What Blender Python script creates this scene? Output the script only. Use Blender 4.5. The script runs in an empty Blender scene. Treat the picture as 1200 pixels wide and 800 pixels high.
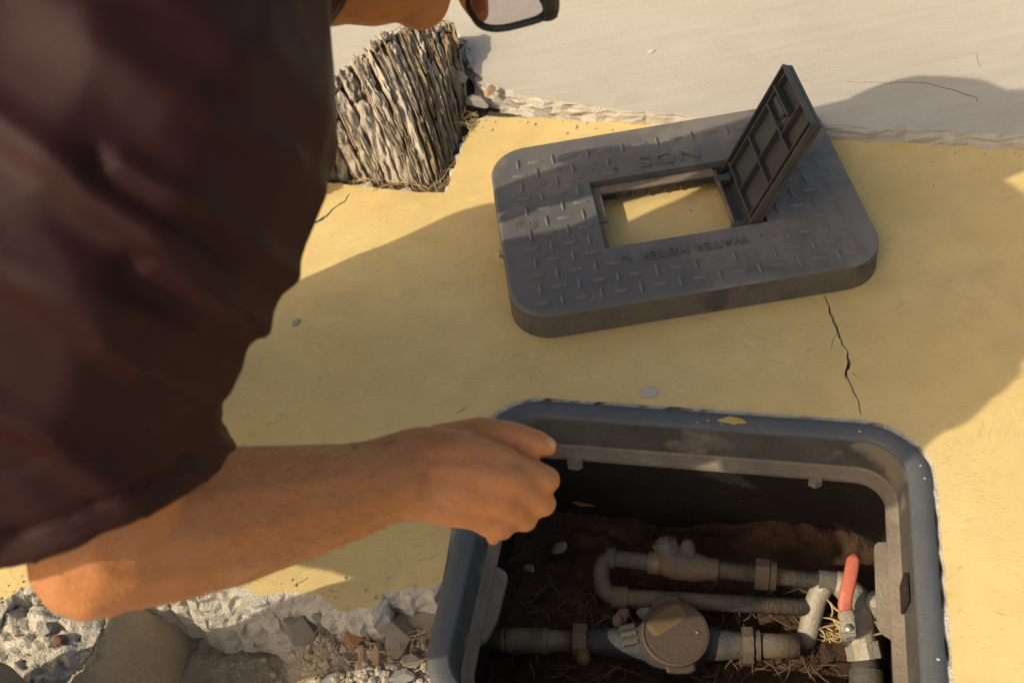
import bpy, bmesh, math, random
import numpy as np
from mathutils import Vector, Matrix, noise
from mathutils.geometry import delaunay_2d_cdt

random.seed(7)
scene = bpy.context.scene
COL = scene.collection

# ------------------------------------------------------------------ camera
CAM_H, FOCAL, PITCH, ROLL = 1.0073, 1274.83, 0.8439, -0.1798     # metres, pixels on a 1200 px wide frame, radians
_fw = np.array([0, math.cos(PITCH), -math.sin(PITCH)])
_rt0 = np.array([1.0, 0, 0])
_up0 = np.cross(_rt0, _fw)
_rt = math.cos(ROLL) * _rt0 + math.sin(ROLL) * _up0
_up = -math.sin(ROLL) * _rt0 + math.cos(ROLL) * _up0
_eye = np.array([0, 0, CAM_H])
cd = bpy.data.cameras.new('camera')
cam = bpy.data.objects.new('camera', cd)
COL.objects.link(cam)
cd.sensor_width = 36.0
cd.lens = 36.0 * FOCAL / 1200.0
cd.clip_start, cd.clip_end = 0.02, 200.0
cd.dof.use_dof = True
cd.dof.focus_distance = 1.25
cd.dof.aperture_fstop = 9.0
cam.matrix_world = Matrix(((_rt[0], _up[0], -_fw[0], 0), (_rt[1], _up[1], -_fw[1], 0), (_rt[2], _up[2], -_fw[2], CAM_H), (0, 0, 0, 1)))
scene.camera = cam

# ------------------------------------------------------------------ sky, sun, exposure
SUN_AZ, SUN_EL = math.radians(24.0), math.radians(41.0)      # heading the light travels in (from +X), height of the sun
world = bpy.data.worlds.new('World')
scene.world = world
world.use_nodes = True
wn = world.node_tree
sky = wn.nodes.new('ShaderNodeTexSky')
sky.sky_type = 'NISHITA'
sky.sun_disc = False
sky.sun_elevation = SUN_EL
_to_sun = Vector((-math.cos(SUN_AZ) * math.cos(SUN_EL), -math.sin(SUN_AZ) * math.cos(SUN_EL), math.sin(SUN_EL)))
sky.sun_rotation = math.atan2(_to_sun.x, _to_sun.y)
sky.air_density, sky.dust_density, sky.ozone_density = 1.0, 4.0, 0.3
bg = wn.nodes['Background']
bg.inputs['Strength'].default_value = 0.15
wn.links.new(sky.outputs[0], bg.inputs[0])
sl = bpy.data.lights.new('sun', 'SUN')
sl.energy = 3.0
sl.angle = math.radians(0.5)
sl.color = (1.0, 0.965, 0.86)
sun = bpy.data.objects.new('sun', sl)
COL.objects.link(sun)
sun.rotation_euler = (-_to_sun).to_track_quat('-Z', 'Y').to_euler()
sun.location = _to_sun * 10
vs = scene.view_settings
vs.view_transform = 'Standard'
vs.look = 'None'
vs.exposure = 0.30
vs.use_white_balance = True
vs.white_balance_temperature = 8100
vs.white_balance_tint = 8
vs.gamma = 1.0
vs.use_curve_mapping = False


# ------------------------------------------------------------------ helpers
def ray(px, py):
    d = _fw * FOCAL + _rt * (px - 600) - _up * (py - 400)
    return d / np.linalg.norm(d)


def at(px, py, z=0.0):
    """point of the photograph carried onto the level plane at height z"""
    d = ray(px, py)
    return _eye + d * (z - CAM_H) / d[2]


def atd(px, py, dist):
    return _eye + ray(px, py) * dist


def fbm(p, octaves=4):
    return noise.fractal(Vector(p), 1.0, 2.0, octaves)


def link(ob, parent=None):
    COL.objects.link(ob)
    if parent is not None:
        ob.parent = parent
    return ob


def mesh_obj(name, verts, faces, material, parent=None, smooth=False, mat_idx=None):
    me = bpy.data.meshes.new(name)
    me.from_pydata([tuple(float(c) for c in v) for v in verts], [], [tuple(f) for f in faces])
    mats = material if isinstance(material, (list, tuple)) else [material]
    for m in mats:
        me.materials.append(m)
    if mat_idx is not None:
        me.polygons.foreach_set('material_index', mat_idx)
    if smooth:
        me.polygons.foreach_set('use_smooth', [True] * len(me.polygons))
    me.update()
    return link(bpy.data.objects.new(name, me), parent)


def bm_obj(name, bm, material, parent=None, smooth=False):
    me = bpy.data.meshes.new(name)
    bm.to_mesh(me)
    bm.free()
    mats = material if isinstance(material, (list, tuple)) else [material]
    for m in mats:
        me.materials.append(m)
    if smooth:
        me.polygons.foreach_set('use_smooth', [True] * len(me.polygons))
    me.update()
    return link(bpy.data.objects.new(name, me), parent)


def autosmooth(ob, deg=35):
    me = ob.data
    me.polygons.foreach_set('use_smooth', [True] * len(me.polygons))
    me.set_sharp_from_angle(angle=math.radians(deg))
    return ob


def empty(name, loc=(0, 0, 0), rotz=0.0):
    e = bpy.data.objects.new(name, None)
    e.empty_display_size = 0.05
    e.location = loc
    e.rotation_euler = (0, 0, rotz)
    return link(e)


def tag(o, label=None, cat=None, group=None, kind=None):
    if label: o['label'] = label
    if cat: o['category'] = cat
    if group: o['group'] = group
    if kind: o['kind'] = kind
    return o


def rrect(L, W, r, n=8):
    """rounded rectangle, counter-clockwise, as a list of (x, y)"""
    out = []
    r = max(r, 0.0005)
    for cx, cy, a0 in ((L / 2 - r, W / 2 - r, 0), (-L / 2 + r, W / 2 - r, 90), (-L / 2 + r, -W / 2 + r, 180), (L / 2 - r, -W / 2 + r, 270)):
        for k in range(n + 1):
            a = math.radians(a0 + 90 * k / n)
            out.append((cx + r * math.cos(a), cy + r * math.sin(a)))
    return out


def loft(loops, cap0=False, cap1=False):
    """loops: equal-length closed loops of 3-D points -> verts, faces"""
    n = len(loops[0])
    V = [p for lp in loops for p in lp]
    Fc = []
    for i in range(len(loops) - 1):
        for k in range(n):
            a, b = i * n + k, i * n + (k + 1) % n
            Fc.append((a, b, b + n, a + n))
    if cap0: Fc.append(tuple(reversed(range(n))))
    if cap1: Fc.append(tuple(range((len(loops) - 1) * n, len(loops) * n)))
    return V, Fc


def frames(path):
    path = [Vector([float(c) for c in p]) for p in path]
    T = []
    for i in range(len(path)):
        a = path[max(i - 1, 0)]
        b = path[min(i + 1, len(path) - 1)]
        T.append((b - a).normalized())
    ref = Vector((0, 0, 1)) if abs(T[0].z) < 0.9 else Vector((1, 0, 0))
    N = (ref - T[0] * ref.dot(T[0])).normalized()
    out = []
    for i, t in enumerate(T):
        N = (N - t * N.dot(t)).normalized()
        out.append((path[i], t, N, t.cross(N)))
    return out


def tube(path, radii, n=14, caps=True):
    fr = frames(path)
    if not isinstance(radii, (list, tuple)): radii = [radii] * len(fr)
    loops = []
    for (p, t, N, B), r in zip(fr, radii):
        loops.append([p + (N * math.cos(2 * math.pi * k / n) + B * math.sin(2 * math.pi * k / n)) * r for k in range(n)])
    return loft(loops, caps, caps)


def bend(points, r=0.02, n=6):
    """round the corners of a polyline"""
    P = [Vector([float(c) for c in p]) for p in points]
    out = [P[0]]
    for i in range(1, len(P) - 1):
        a, b, c = P[i - 1], P[i], P[i + 1]
        d1, d2 = (a - b), (c - b)
        q = min(r, d1.length * 0.45, d2.length * 0.45)
        s, e = b + d1.normalized() * q, b + d2.normalized() * q
        for k in range(n + 1):
            t = k / n
            out.append(s * (1 - t) ** 2 + b * 2 * t * (1 - t) + e * t * t)
    out.append(P[-1])
    return out


def add_vf(bm, V, Fc):
    vs_ = [bm.verts.new(tuple(float(c) for c in v)) for v in V]
    for f in Fc:
        try: bm.faces.new([vs_[i] for i in f])
        except ValueError: pass


def bx(x0, x1, y0, y1, z0, z1):
    V = [(x, y, z) for z in (z0, z1) for y in (y0, y1) for x in (x0, x1)]
    return V, [(0, 2, 3, 1), (4, 5, 7, 6), (0, 1, 5, 4), (2, 6, 7, 3), (0, 4, 6, 2), (1, 3, 7, 5)]


def bevel_box(x0, x1, y0, y1, z0, z1, b=0.001, seg=1):
    bm = bmesh.new()
    add_vf(bm, *bx(x0, x1, y0, y1, z0, z1))
    bmesh.ops.bevel(bm, geom=list(bm.edges), offset=b, segments=seg, affect='EDGES')
    return bm


def inside(poly, x, y):
    c = False
    j = len(poly) - 1
    for i in range(len(poly)):
        xi, yi = poly[i][0], poly[i][1]
        xj, yj = poly[j][0], poly[j][1]
        if (yi > y) != (yj > y) and x < (xj - xi) * (y - yi) / (yj - yi) + xi:
            c = not c
        j = i
    return c


def densify(poly, step, closed=True):
    out = []
    m = len(poly)
    for i in range(m if closed else m - 1):
        a, b = np.array(poly[i][:2], float), np.array(poly[(i + 1) % m][:2], float)
        k = max(1, int(np.linalg.norm(b - a) / step))
        for q in range(k):
            out.append(tuple(a + (b - a) * q / k))
    if not closed: out.append(tuple(poly[-1][:2]))
    return out


def plate(outer, holes, extra=()):
    """triangulated flat region with holes; returns 2-D verts, triangles"""
    V, E = [], []
    for lp in [outer] + list(holes):
        s = len(V)
        V += [Vector((float(p[0]), float(p[1]))) for p in lp]
        E += [(s + i, s + (i + 1) % len(lp)) for i in range(len(lp))]
    V += [Vector((float(p[0]), float(p[1]))) for p in extra]
    r = delaunay_2d_cdt(V, E, [], 0, 1e-6)
    v2, tris = r[0], r[2]
    keep = []
    for t in tris:
        cx = sum(v2[i].x for i in t) / 3
        cy = sum(v2[i].y for i in t) / 3
        if inside(outer, cx, cy) and not any(inside(h, cx, cy) for h in holes):
            keep.append(tuple(t))
    return [(v.x, v.y) for v in v2], keep


def capsule(bm, a, b, ra, rb, seg=12):
    """closed tapered limb piece: two balls and a cone"""
    a, b = Vector([float(c) for c in a]), Vector([float(c) for c in b])
    for p, r in ((a, ra), (b, rb)):
        bmesh.ops.create_icosphere(bm, subdivisions=2, radius=r, matrix=Matrix.Translation(p))
    V, Fc = tube([a, a.lerp(b, 0.5), b], [ra, (ra + rb) / 2, rb], seg)
    add_vf(bm, V, Fc)


def chain(bm, pts, rad):
    for i in range(len(pts) - 1):
        capsule(bm, pts[i], pts[i + 1], rad[i], rad[i + 1])


def ellipsoid(bm, c, axes, radii, sub=3):
    M = Matrix.Identity(4)
    for k in range(3):
        for r in range(3):
            M[r][k] = float(axes[k][r]) * radii[k]
        M[k][3] = float(c[k])
    bmesh.ops.create_icosphere(bm, subdivisions=sub, radius=1.0, matrix=M)


def remeshed(bm, voxel, smooth_iter=4, factor=0.5):
    """fuse overlapping closed pieces into one continuous surface -> mesh datablock"""
    me = bpy.data.meshes.new('fuse')
    bm.to_mesh(me)
    bm.free()
    ob = bpy.data.objects.new('fuse', me)
    COL.objects.link(ob)
    m = ob.modifiers.new('r', 'REMESH')
    m.mode = 'VOXEL'
    m.voxel_size = voxel
    s = ob.modifiers.new('s', 'SMOOTH')
    s.factor, s.iterations = factor, smooth_iter
    dg = bpy.context.evaluated_depsgraph_get()
    dg.update()
    out = bpy.data.meshes.new_from_object(ob.evaluated_get(dg))
    bpy.data.objects.remove(ob)
    bpy.data.meshes.remove(me)
    return out


def displaced(me, fn):
    """move each vertex along its normal by fn(co, n)"""
    me.update()
    n = len(me.vertices)
    co, no = np.empty(n * 3, 'f'), np.empty(n * 3, 'f')
    me.vertices.foreach_get('co', co)
    me.vertex_normals.foreach_get('vector', no)
    co, no = co.reshape(-1, 3), no.reshape(-1, 3)
    d = np.array([fn(Vector(c.tolist()), m_) for c, m_ in zip(co, no)], 'f')
    me.vertices.foreach_set('co', (co + no * d[:, None]).ravel())
    me.update()


def finish(name, me, material, parent=None):
    me.materials.clear()
    me.materials.append(material)
    me.polygons.foreach_set('use_smooth', [True] * len(me.polygons))
    me.polygons.foreach_set('material_index', [0] * len(me.polygons))
    me.update()
    return link(bpy.data.objects.new(name, me), parent)


# ------------------------------------------------------------------ materials
def new_mat(name):
    m = bpy.data.materials.new(name)
    m.use_nodes = True
    nt = m.node_tree
    return m, nt, nt.nodes['Principled BSDF']


def nd(nt, kind, **kw):
    n = nt.nodes.new(kind)
    for k, v in kw.items():
        if k in n.inputs.keys(): n.inputs[k].default_value = v
        else: setattr(n, k, v)
    return n


def noise_fac(nt, scale, detail=6, rough=0.6, lo=0.35, hi=0.65, dist=0.0, stretch=None, rot=None):
    tc = nd(nt, 'ShaderNodeTexCoord')
    src = tc.outputs['Object']
    if stretch or rot:
        mp = nd(nt, 'ShaderNodeMapping')
        if stretch: mp.inputs['Scale'].default_value = stretch
        if rot: mp.inputs['Rotation'].default_value = rot
        nt.links.new(src, mp.inputs['Vector'])
        src = mp.outputs[0]
    n = nd(nt, 'ShaderNodeTexNoise', Scale=scale, Detail=detail, Roughness=rough, Distortion=dist)
    nt.links.new(src, n.inputs['Vector'])
    r = nd(nt, 'ShaderNodeMapRange')
    r.inputs['From Min'].default_value, r.inputs['From Max'].default_value = lo, hi
    nt.links.new(n.outputs['Fac'], r.inputs['Value'])
    return r.outputs[0]


def mix(nt, fac, a, b, blend='MIX'):
    m = nd(nt, 'ShaderNodeMix', data_type='RGBA', blend_type=blend)
    for sock, v in ((m.inputs[0], fac), (m.inputs[6], a), (m.inputs[7], b)):
        if isinstance(v, (int, float)): sock.default_value = v
        elif isinstance(v, tuple): sock.default_value = (*v, 1.0)
        else: nt.links.new(v, sock)
    return m.outputs[2]


def scaled(nt, v, k):
    m = nd(nt, 'ShaderNodeMath', operation='MULTIPLY')
    nt.links.new(v, m.inputs[0])
    m.inputs[1].default_value = k
    return m.outputs[0]


def add_bump(nt, b, heights, dist=0.002, strength=0.6):
    """heights: list of sockets chained into one bump"""
    prev = None
    for h, s in heights:
        n = nd(nt, 'ShaderNodeBump', Strength=s * strength, Distance=dist)
        nt.links.new(h, n.inputs['Height'])
        if prev is not None: nt.links.new(prev, n.inputs['Normal'])
        prev = n.outputs[0]
    nt.links.new(prev, b.inputs['Normal'])


def simple(name, c1, c2, rough=0.8, s1=20, s2=180, bump=0.6, dist=0.002, speck=None, metal=0.0, c3=None, spec=0.4, lo=0.35, hi=0.65):
    m, nt, b = new_mat(name)
    f1 = noise_fac(nt, s1, lo=lo, hi=hi)
    f2 = noise_fac(nt, s2, detail=4)
    col = mix(nt, f1, c1, c2)
    col = mix(nt, scaled(nt, f2, 0.35), col, tuple(x * 0.55 for x in c1))
    if c3:
        f3 = noise_fac(nt, s1 * 0.45, lo=0.52, hi=0.62)
        col = mix(nt, f3, col, c3)
    if speck:
        f4 = noise_fac(nt, s2 * 1.7, detail=2, lo=0.66, hi=0.7)
        col = mix(nt, f4, col, speck)
    nt.links.new(col, b.inputs['Base Color'])
    b.inputs['Roughness'].default_value = rough
    b.inputs['Metallic'].default_value = metal
    b.inputs['Specular IOR Level'].default_value = spec
    if bump: add_bump(nt, b, [(f1, 0.5), (f2, 1.0)], dist, bump)
    return m


M = {}


def paint_material():
    m, nt, b = new_mat('yellow_road_paint')
    tc = nd(nt, 'ShaderNodeTexCoord')
    # swirled trowel marks: a warped fine wave
    warp = nd(nt, 'ShaderNodeTexNoise', Scale=6.0, Detail=3.0, Roughness=0.5)
    nt.links.new(tc.outputs['Object'], warp.inputs['Vector'])
    vm = nd(nt, 'ShaderNodeVectorMath', operation='MULTIPLY_ADD')
    nt.links.new(warp.outputs['Color'], vm.inputs[0])
    vm.inputs[1].default_value = (0.22, 0.22, 0.0)
    nt.links.new(tc.outputs['Object'], vm.inputs[2])
    mp = nd(nt, 'ShaderNodeMapping')
    mp.inputs['Scale'].default_value = (0.22, 1.0, 1.0)
    mp.inputs['Rotation'].default_value = (0, 0, 0.35)
    nt.links.new(vm.outputs[0], mp.inputs['Vector'])
    st = nd(nt, 'ShaderNodeTexNoise', Scale=210.0, Detail=3.0, Roughness=0.55)
    nt.links.new(mp.outputs[0], st.inputs['Vector'])
    streak = st.outputs['Fac']
    sr = nd(nt, 'ShaderNodeMapRange')
    sr.inputs['From Min'].default_value, sr.inputs['From Max'].default_value = 0.6, 0.74
    nt.links.new(streak, sr.inputs['Value'])
    big = noise_fac(nt, 3.0, detail=5, lo=0.35, hi=0.68)
    mid = noise_fac(nt, 26, detail=6, lo=0.4, hi=0.75)
    fine = noise_fac(nt, 420, detail=3)
    col = mix(nt, big, (0.68, 0.505, 0.235), (0.60, 0.42, 0.165))
    col = mix(nt, scaled(nt, mid, 0.35), col, (0.46, 0.34, 0.17))
    patchy = noise_fac(nt, 9, detail=3, lo=0.42, hi=0.62)
    k = nd(nt, 'ShaderNodeMath', operation='MULTIPLY')
    nt.links.new(sr.outputs[0], k.inputs[0])
    nt.links.new(patchy, k.inputs[1])
    col = mix(nt, scaled(nt, k.outputs[0], 0.55), col, (0.25, 0.17, 0.07))
    worn = noise_fac(nt, 14, detail=8, rough=0.7, lo=0.72, hi=0.74)
    col = mix(nt, scaled(nt, worn, 0.7), col, (0.5, 0.46, 0.4))
    spk = noise_fac(nt, 260, detail=1, lo=0.76, hi=0.79)
    col = mix(nt, scaled(nt, spk, 0.6), col, (0.12, 0.08, 0.05))
    dirt = noise_fac(nt, 5.5, detail=9, rough=0.68, lo=0.52, hi=0.74)
    col = mix(nt, scaled(nt, dirt, 0.42), col, (0.36, 0.26, 0.13))
    grit = noise_fac(nt, 620, detail=2, lo=0.63, hi=0.72)
    col = mix(nt, scaled(nt, grit, 0.30), col, (0.28, 0.20, 0.10))
    pale = noise_fac(nt, 18, detail=8, rough=0.7, lo=0.58, hi=0.75)
    col = mix(nt, scaled(nt, pale, 0.30), col, (0.72, 0.60, 0.38))
    nt.links.new(col, b.inputs['Base Color'])
    b.inputs['Roughness'].default_value = 0.75
    b.inputs['Specular IOR Level'].default_value = 0.3
    add_bump(nt, b, [(streak, 0.9), (fine, 0.35), (mid, 0.3)], 0.0014, 0.55)
    return m


M['paint'] = paint_material()
M['raw'] = simple('broken_concrete', (0.62, 0.57, 0.50), (0.47, 0.42, 0.35), 0.95, 60, 320, 0.8, 0.0014, speck=(0.2, 0.17, 0.13), lo=0.3, hi=0.7)
M['beige'] = None


def beige_material():
    m, nt, b = new_mat('beige_pavement_concrete')
    a = noise_fac(nt, 2.5, detail=6, lo=0.3, hi=0.7)
    br = noise_fac(nt, 60, detail=4, lo=0.35, hi=0.7, stretch=(0.12, 1, 1), rot=(0, 0, 0.33))
    f = noise_fac(nt, 380, detail=3)
    stain = noise_fac(nt, 11, detail=8, rough=0.7, lo=0.6, hi=0.78)
    col = mix(nt, a, (0.47, 0.43, 0.375), (0.415, 0.375, 0.325))
    col = mix(nt, scaled(nt, br, 0.35), col, (0.34, 0.295, 0.235))
    col = mix(nt, scaled(nt, stain, 0.35), col, (0.27, 0.23, 0.185))
    spk = noise_fac(nt, 190, detail=1, lo=0.78, hi=0.8)
    col = mix(nt, scaled(nt, spk, 0.5), col, (0.16, 0.13, 0.1))
    nt.links.new(col, b.inputs['Base Color'])
    b.inputs['Roughness'].default_value = 0.9
    b.inputs['Specular IOR Level'].default_value = 0.16
    add_bump(nt, b, [(br, 0.35), (f, 0.4), (stain, 0.3)], 0.0015, 0.7)
    return m


M['beige'] = beige_material()
M['joint_dirt'] = simple('joint_dirt', (0.36, 0.27, 0.17), (0.22, 0.155, 0.095), 1.0, 40, 260, 0.8, 0.0014, speck=(0.5, 0.45, 0.38))
M['soil'] = simple('dry_soil', (0.16, 0.115, 0.075), (0.10, 0.07, 0.045), 1.0, 24, 260, 1.0, 0.004, speck=(0.3, 0.25, 0.19))
M['wet_soil'] = simple('dark_soil', (0.090, 0.046, 0.024), (0.045, 0.024, 0.013), 1.0, 22, 240, 0.8, 0.0018, speck=(0.13, 0.09, 0.055))
M['rubble'] = simple('rubble_ground', (0.52, 0.45, 0.36), (0.38, 0.315, 0.24), 1.0, 30, 240, 0.8, 0.0016, speck=(0.52, 0.48, 0.42))
M['stone'] = simple('concrete_lump', (0.58, 0.52, 0.44), (0.44, 0.385, 0.31), 0.95, 45, 300, 0.8, 0.0014, speck=(0.2, 0.17, 0.14))
M['grey_stone'] = simple('grey_pebble', (0.46, 0.44, 0.43), (0.36, 0.34, 0.325), 0.8, 30, 200, 0.6, 0.002)
M['red_stone'] = simple('red_pebble', (0.26, 0.12, 0.08), (0.18, 0.085, 0.06), 0.85, 40, 200, 0.6, 0.002)
M['terracotta'] = simple('terracotta_chip', (0.56, 0.28, 0.15), (0.44, 0.22, 0.12), 0.85, 40, 260, 0.6, 0.002)
M['wood_chip'] = simple('pale_wood_chip', (0.60, 0.40, 0.24), (0.50, 0.30, 0.17), 0.8, 30, 200, 0.6, 0.001)
M['straw'] = simple('dry_straw', (0.52, 0.38, 0.19), (0.38, 0.26, 0.12), 0.8, 30, 90, 0)
M['block'] = simple('old_kerb_block', (0.46, 0.37, 0.26), (0.37, 0.29, 0.20), 0.95, 14, 200, 0.6, 0.0014, speck=(0.18, 0.14, 0.1))
M['bark'] = simple('weathered_bark', (0.40, 0.34, 0.27), (0.25, 0.20, 0.15), 1.0, 40, 330, 0.8, 0.0014, c3=(0.56, 0.50, 0.42))


def bark_material():
    m, nt, b = new_mat('weathered_furrowed_bark')
    big = noise_fac(nt, 22, detail=5, lo=0.35, hi=0.66)
    streak = noise_fac(nt, 120, detail=6, rough=0.65, lo=0.3, hi=0.72, stretch=(1.0, 0.14, 0.35))
    crack = noise_fac(nt, 70, detail=5, rough=0.6, lo=0.40, hi=0.46, stretch=(1.0, 0.12, 0.3))
    fine = noise_fac(nt, 420, detail=4)
    col = mix(nt, big, (0.46, 0.385, 0.30), (0.32, 0.25, 0.185))
    col = mix(nt, scaled(nt, streak, 0.55), col, (0.56, 0.51, 0.44))
    inv = nd(nt, 'ShaderNodeMath', operation='SUBTRACT')
    inv.inputs[0].default_value = 1.0
    nt.links.new(crack, inv.inputs[1])
    col = mix(nt, scaled(nt, inv.outputs[0], 0.6), col, (0.11, 0.08, 0.058))
    nt.links.new(col, b.inputs['Base Color'])
    b.inputs['Roughness'].default_value = 1.0
    b.inputs['Specular IOR Level'].default_value = 0.1
    add_bump(nt, b, [(crack, 1.0), (streak, 0.9), (fine, 0.4)], 0.0014, 0.7)
    return m


M['bark'] = bark_material()
M['bark_deep'] = simple('deep_bark', (0.13, 0.095, 0.065), (0.08, 0.058, 0.04), 1.0, 40, 260, 0.8, 0.0014)
M['fibre'] = simple('torn_wood_fibre', (0.40, 0.29, 0.175), (0.28, 0.195, 0.115), 0.9, 60, 300, 0.8, 0.002)
M['lid'] = simple('grey_moulded_plastic', (0.128, 0.118, 0.111), (0.100, 0.093, 0.088), 0.55, 13, 500, 0.35, 0.0006, c3=(0.168, 0.148, 0.130), spec=0.45)
M['lid_side'] = simple('soil_stained_plastic', (0.105, 0.092, 0.080), (0.15, 0.115, 0.075), 0.75, 26, 320, 0.6, 0.001, c3=(0.065, 0.055, 0.048))
M['lip'] = simple('dusty_plastic_ledge', (0.24, 0.19, 0.145), (0.16, 0.125, 0.10), 0.85, 20, 300, 0.4, 0.001)
M['flap'] = simple('dark_moulded_plastic', (0.055, 0.053, 0.054), (0.040, 0.039, 0.040), 0.5, 12, 400, 0.3, 0.0006, c3=(0.072, 0.062, 0.054))
M['rim'] = simple('blue_grey_rim_plastic', (0.080, 0.086, 0.096), (0.105, 0.108, 0.114), 0.55, 9, 420, 0.35, 0.0008, c3=(0.068, 0.072, 0.080))
M['seat'] = simple('dusty_recess_plastic', (0.26, 0.21, 0.16), (0.17, 0.138, 0.108), 0.85, 18, 300, 0.5, 0.001, c3=(0.27, 0.225, 0.18))
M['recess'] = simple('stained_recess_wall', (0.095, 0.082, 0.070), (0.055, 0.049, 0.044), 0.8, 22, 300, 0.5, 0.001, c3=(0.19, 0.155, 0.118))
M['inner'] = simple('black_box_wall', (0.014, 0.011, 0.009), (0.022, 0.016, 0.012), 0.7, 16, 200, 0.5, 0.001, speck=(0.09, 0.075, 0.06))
M['pipe'] = simple('dusty_steel_pipe', (0.115, 0.102, 0.088), (0.062, 0.052, 0.043), 0.75, 30, 260, 0.5, 0.001, c3=(0.13, 0.09, 0.055), metal=0.0)
M['brass'] = simple('dusty_bronze', (0.17, 0.125, 0.075), (0.11, 0.08, 0.05), 0.6, 30, 220, 0.5, 0.001, c3=(0.21, 0.16, 0.095))
M['meter'] = simple('blue_grey_meter_body', (0.058, 0.061, 0.067), (0.042, 0.041, 0.041), 0.65, 26, 240, 0.5, 0.001, c3=(0.10, 0.085, 0.065))
M['meter_lid'] = simple('brown_meter_cover', (0.088, 0.060, 0.042), (0.072, 0.049, 0.034), 0.6, 14, 260, 0.3, 0.0008)
M['meter_plate'] = simple('ochre_meter_plate', (0.17, 0.108, 0.042), (0.135, 0.084, 0.032), 0.55, 30, 260, 0.3, 0.0006)
M['red'] = simple('red_handle_sleeve', (0.50, 0.115, 0.075), (0.44, 0.14, 0.10), 0.5, 24, 200, 0.3, 0.0006, c3=(0.50, 0.22, 0.15))
M['steel'] = simple('pale_zinc_steel', (0.40, 0.36, 0.30), (0.28, 0.245, 0.20), 0.6, 40, 260, 0.5, 0.001, metal=0.2)
M['bolt'] = simple('bright_bolt', (0.5, 0.47, 0.43), (0.38, 0.35, 0.31), 0.4, 60, 300, 0.3, 0.0005, metal=0.6)
M['yellow_drip'] = simple('yellow_paint_drip', (0.60, 0.40, 0.10), (0.52, 0.33, 0.07), 0.6, 40, 260, 0.4, 0.0006)
M['white_chip'] = simple('white_paint_chip', (0.62, 0.57, 0.50), (0.5, 0.44, 0.38), 0.8, 60, 260, 0.4, 0.0006)
M['leaf'] = simple('dry_leaf', (0.15, 0.07, 0.025), (0.10, 0.045, 0.02), 0.7, 60, 260, 0.4, 0.0006)


def skin_material():
    m, nt, b = new_mat('skin')
    a = noise_fac(nt, 9, detail=4, lo=0.3, hi=0.7)
    c = noise_fac(nt, 55, detail=5, lo=0.4, hi=0.7)
    f = noise_fac(nt, 520, detail=3)
    hair = noise_fac(nt, 240, detail=2, lo=0.62, hi=0.72, stretch=(0.25, 1, 1), rot=(0.2, 0.4, 0.9))
    col = mix(nt, a, (0.49, 0.200, 0.074), (0.44, 0.170, 0.060))
    col = mix(nt, scaled(nt, c, 0.4), col, (0.38, 0.135, 0.070))
    blot = noise_fac(nt, 24, detail=6, rough=0.65, lo=0.46, hi=0.72)
    col = mix(nt, scaled(nt, blot, 0.45), col, (0.50, 0.235, 0.135))
    frk = noise_fac(nt, 150, detail=2, lo=0.71, hi=0.76)
    col = mix(nt, scaled(nt, frk, 0.45), col, (0.22, 0.085, 0.035))
    col = mix(nt, scaled(nt, hair, 0.16), col, (0.13, 0.06, 0.03))
    nt.links.new(col, b.inputs['Base Color'])
    b.inputs['Roughness'].default_value = 0.52
    b.inputs['Specular IOR Level'].default_value = 0.35
    b.inputs['Subsurface Weight'].default_value = 0.12
    b.inputs['Subsurface Radius'].default_value = (0.9, 0.35, 0.2)
    b.inputs['Subsurface Scale'].default_value = 0.006
    vein = noise_fac(nt, 16, detail=2, lo=0.35, hi=0.65, dist=1.2)
    add_bump(nt, b, [(vein, 0.5), (c, 0.5), (f, 0.55)], 0.0011, 0.7)
    return m


M['skin'] = skin_material()


def cloth_material(name, c1, c2, sheen=0.3, scale=900):
    m, nt, b = new_mat(name)
    a = noise_fac(nt, 7, detail=4, lo=0.3, hi=0.7)
    f = noise_fac(nt, scale, detail=2)
    nt.links.new(mix(nt, a, c1, c2), b.inputs['Base Color'])
    b.inputs['Roughness'].default_value = 0.85
    b.inputs['Specular IOR Level'].default_value = 0.16
    b.inputs['Sheen Weight'].default_value = sheen
    b.inputs['Sheen Roughness'].default_value = 0.45
    add_bump(nt, b, [(f, 0.6)], 0.0006, 0.6)
    return m


M['shirt'] = cloth_material('dark_maroon_cotton', (0.025, 0.0056, 0.0056), (0.021, 0.0050, 0.0051), 0.0, 1400)
M['shirt'].node_tree.nodes['Principled BSDF'].inputs['Roughness'].default_value = 0.48
M['shirt'].node_tree.nodes['Principled BSDF'].inputs['Specular IOR Level'].default_value = 0.16
M['trousers'] = cloth_material('grey_olive_twill', (0.17, 0.155, 0.125), (0.14, 0.128, 0.105), 0.1)
M['hair'] = simple('black_hair', (0.012, 0.009, 0.007), (0.02, 0.014, 0.01), 0.5, 60, 300, 0.8, 0.003)
M['shoe'] = simple('grey_canvas_shoe', (0.17, 0.16, 0.14), (0.14, 0.13, 0.115), 0.8, 20, 200, 0.3, 0.001)
M['sole'] = simple('rubber_sole', (0.05, 0.046, 0.042), (0.04, 0.036, 0.032), 0.8, 20, 200, 0.3, 0.001)
M['nail'] = simple('finger_nail', (0.56, 0.29, 0.16), (0.50, 0.25, 0.14), 0.35, 30, 200, 0.1, 0.0004)
M['frame'] = simple('black_spectacle_frame', (0.03, 0.032, 0.032), (0.022, 0.024, 0.024), 0.35, 20, 200, 0.1, 0.0004)


def lens_material():
    m, nt, b = new_mat('tinted_lens')
    b.inputs['Base Color'].default_value = (0.66, 0.63, 0.70, 1)
    b.inputs['Roughness'].default_value = 0.03
    b.inputs['Transmission Weight'].default_value = 1.0
    b.inputs['IOR'].default_value = 1.05
    return m


M['lens'] = lens_material()

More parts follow.
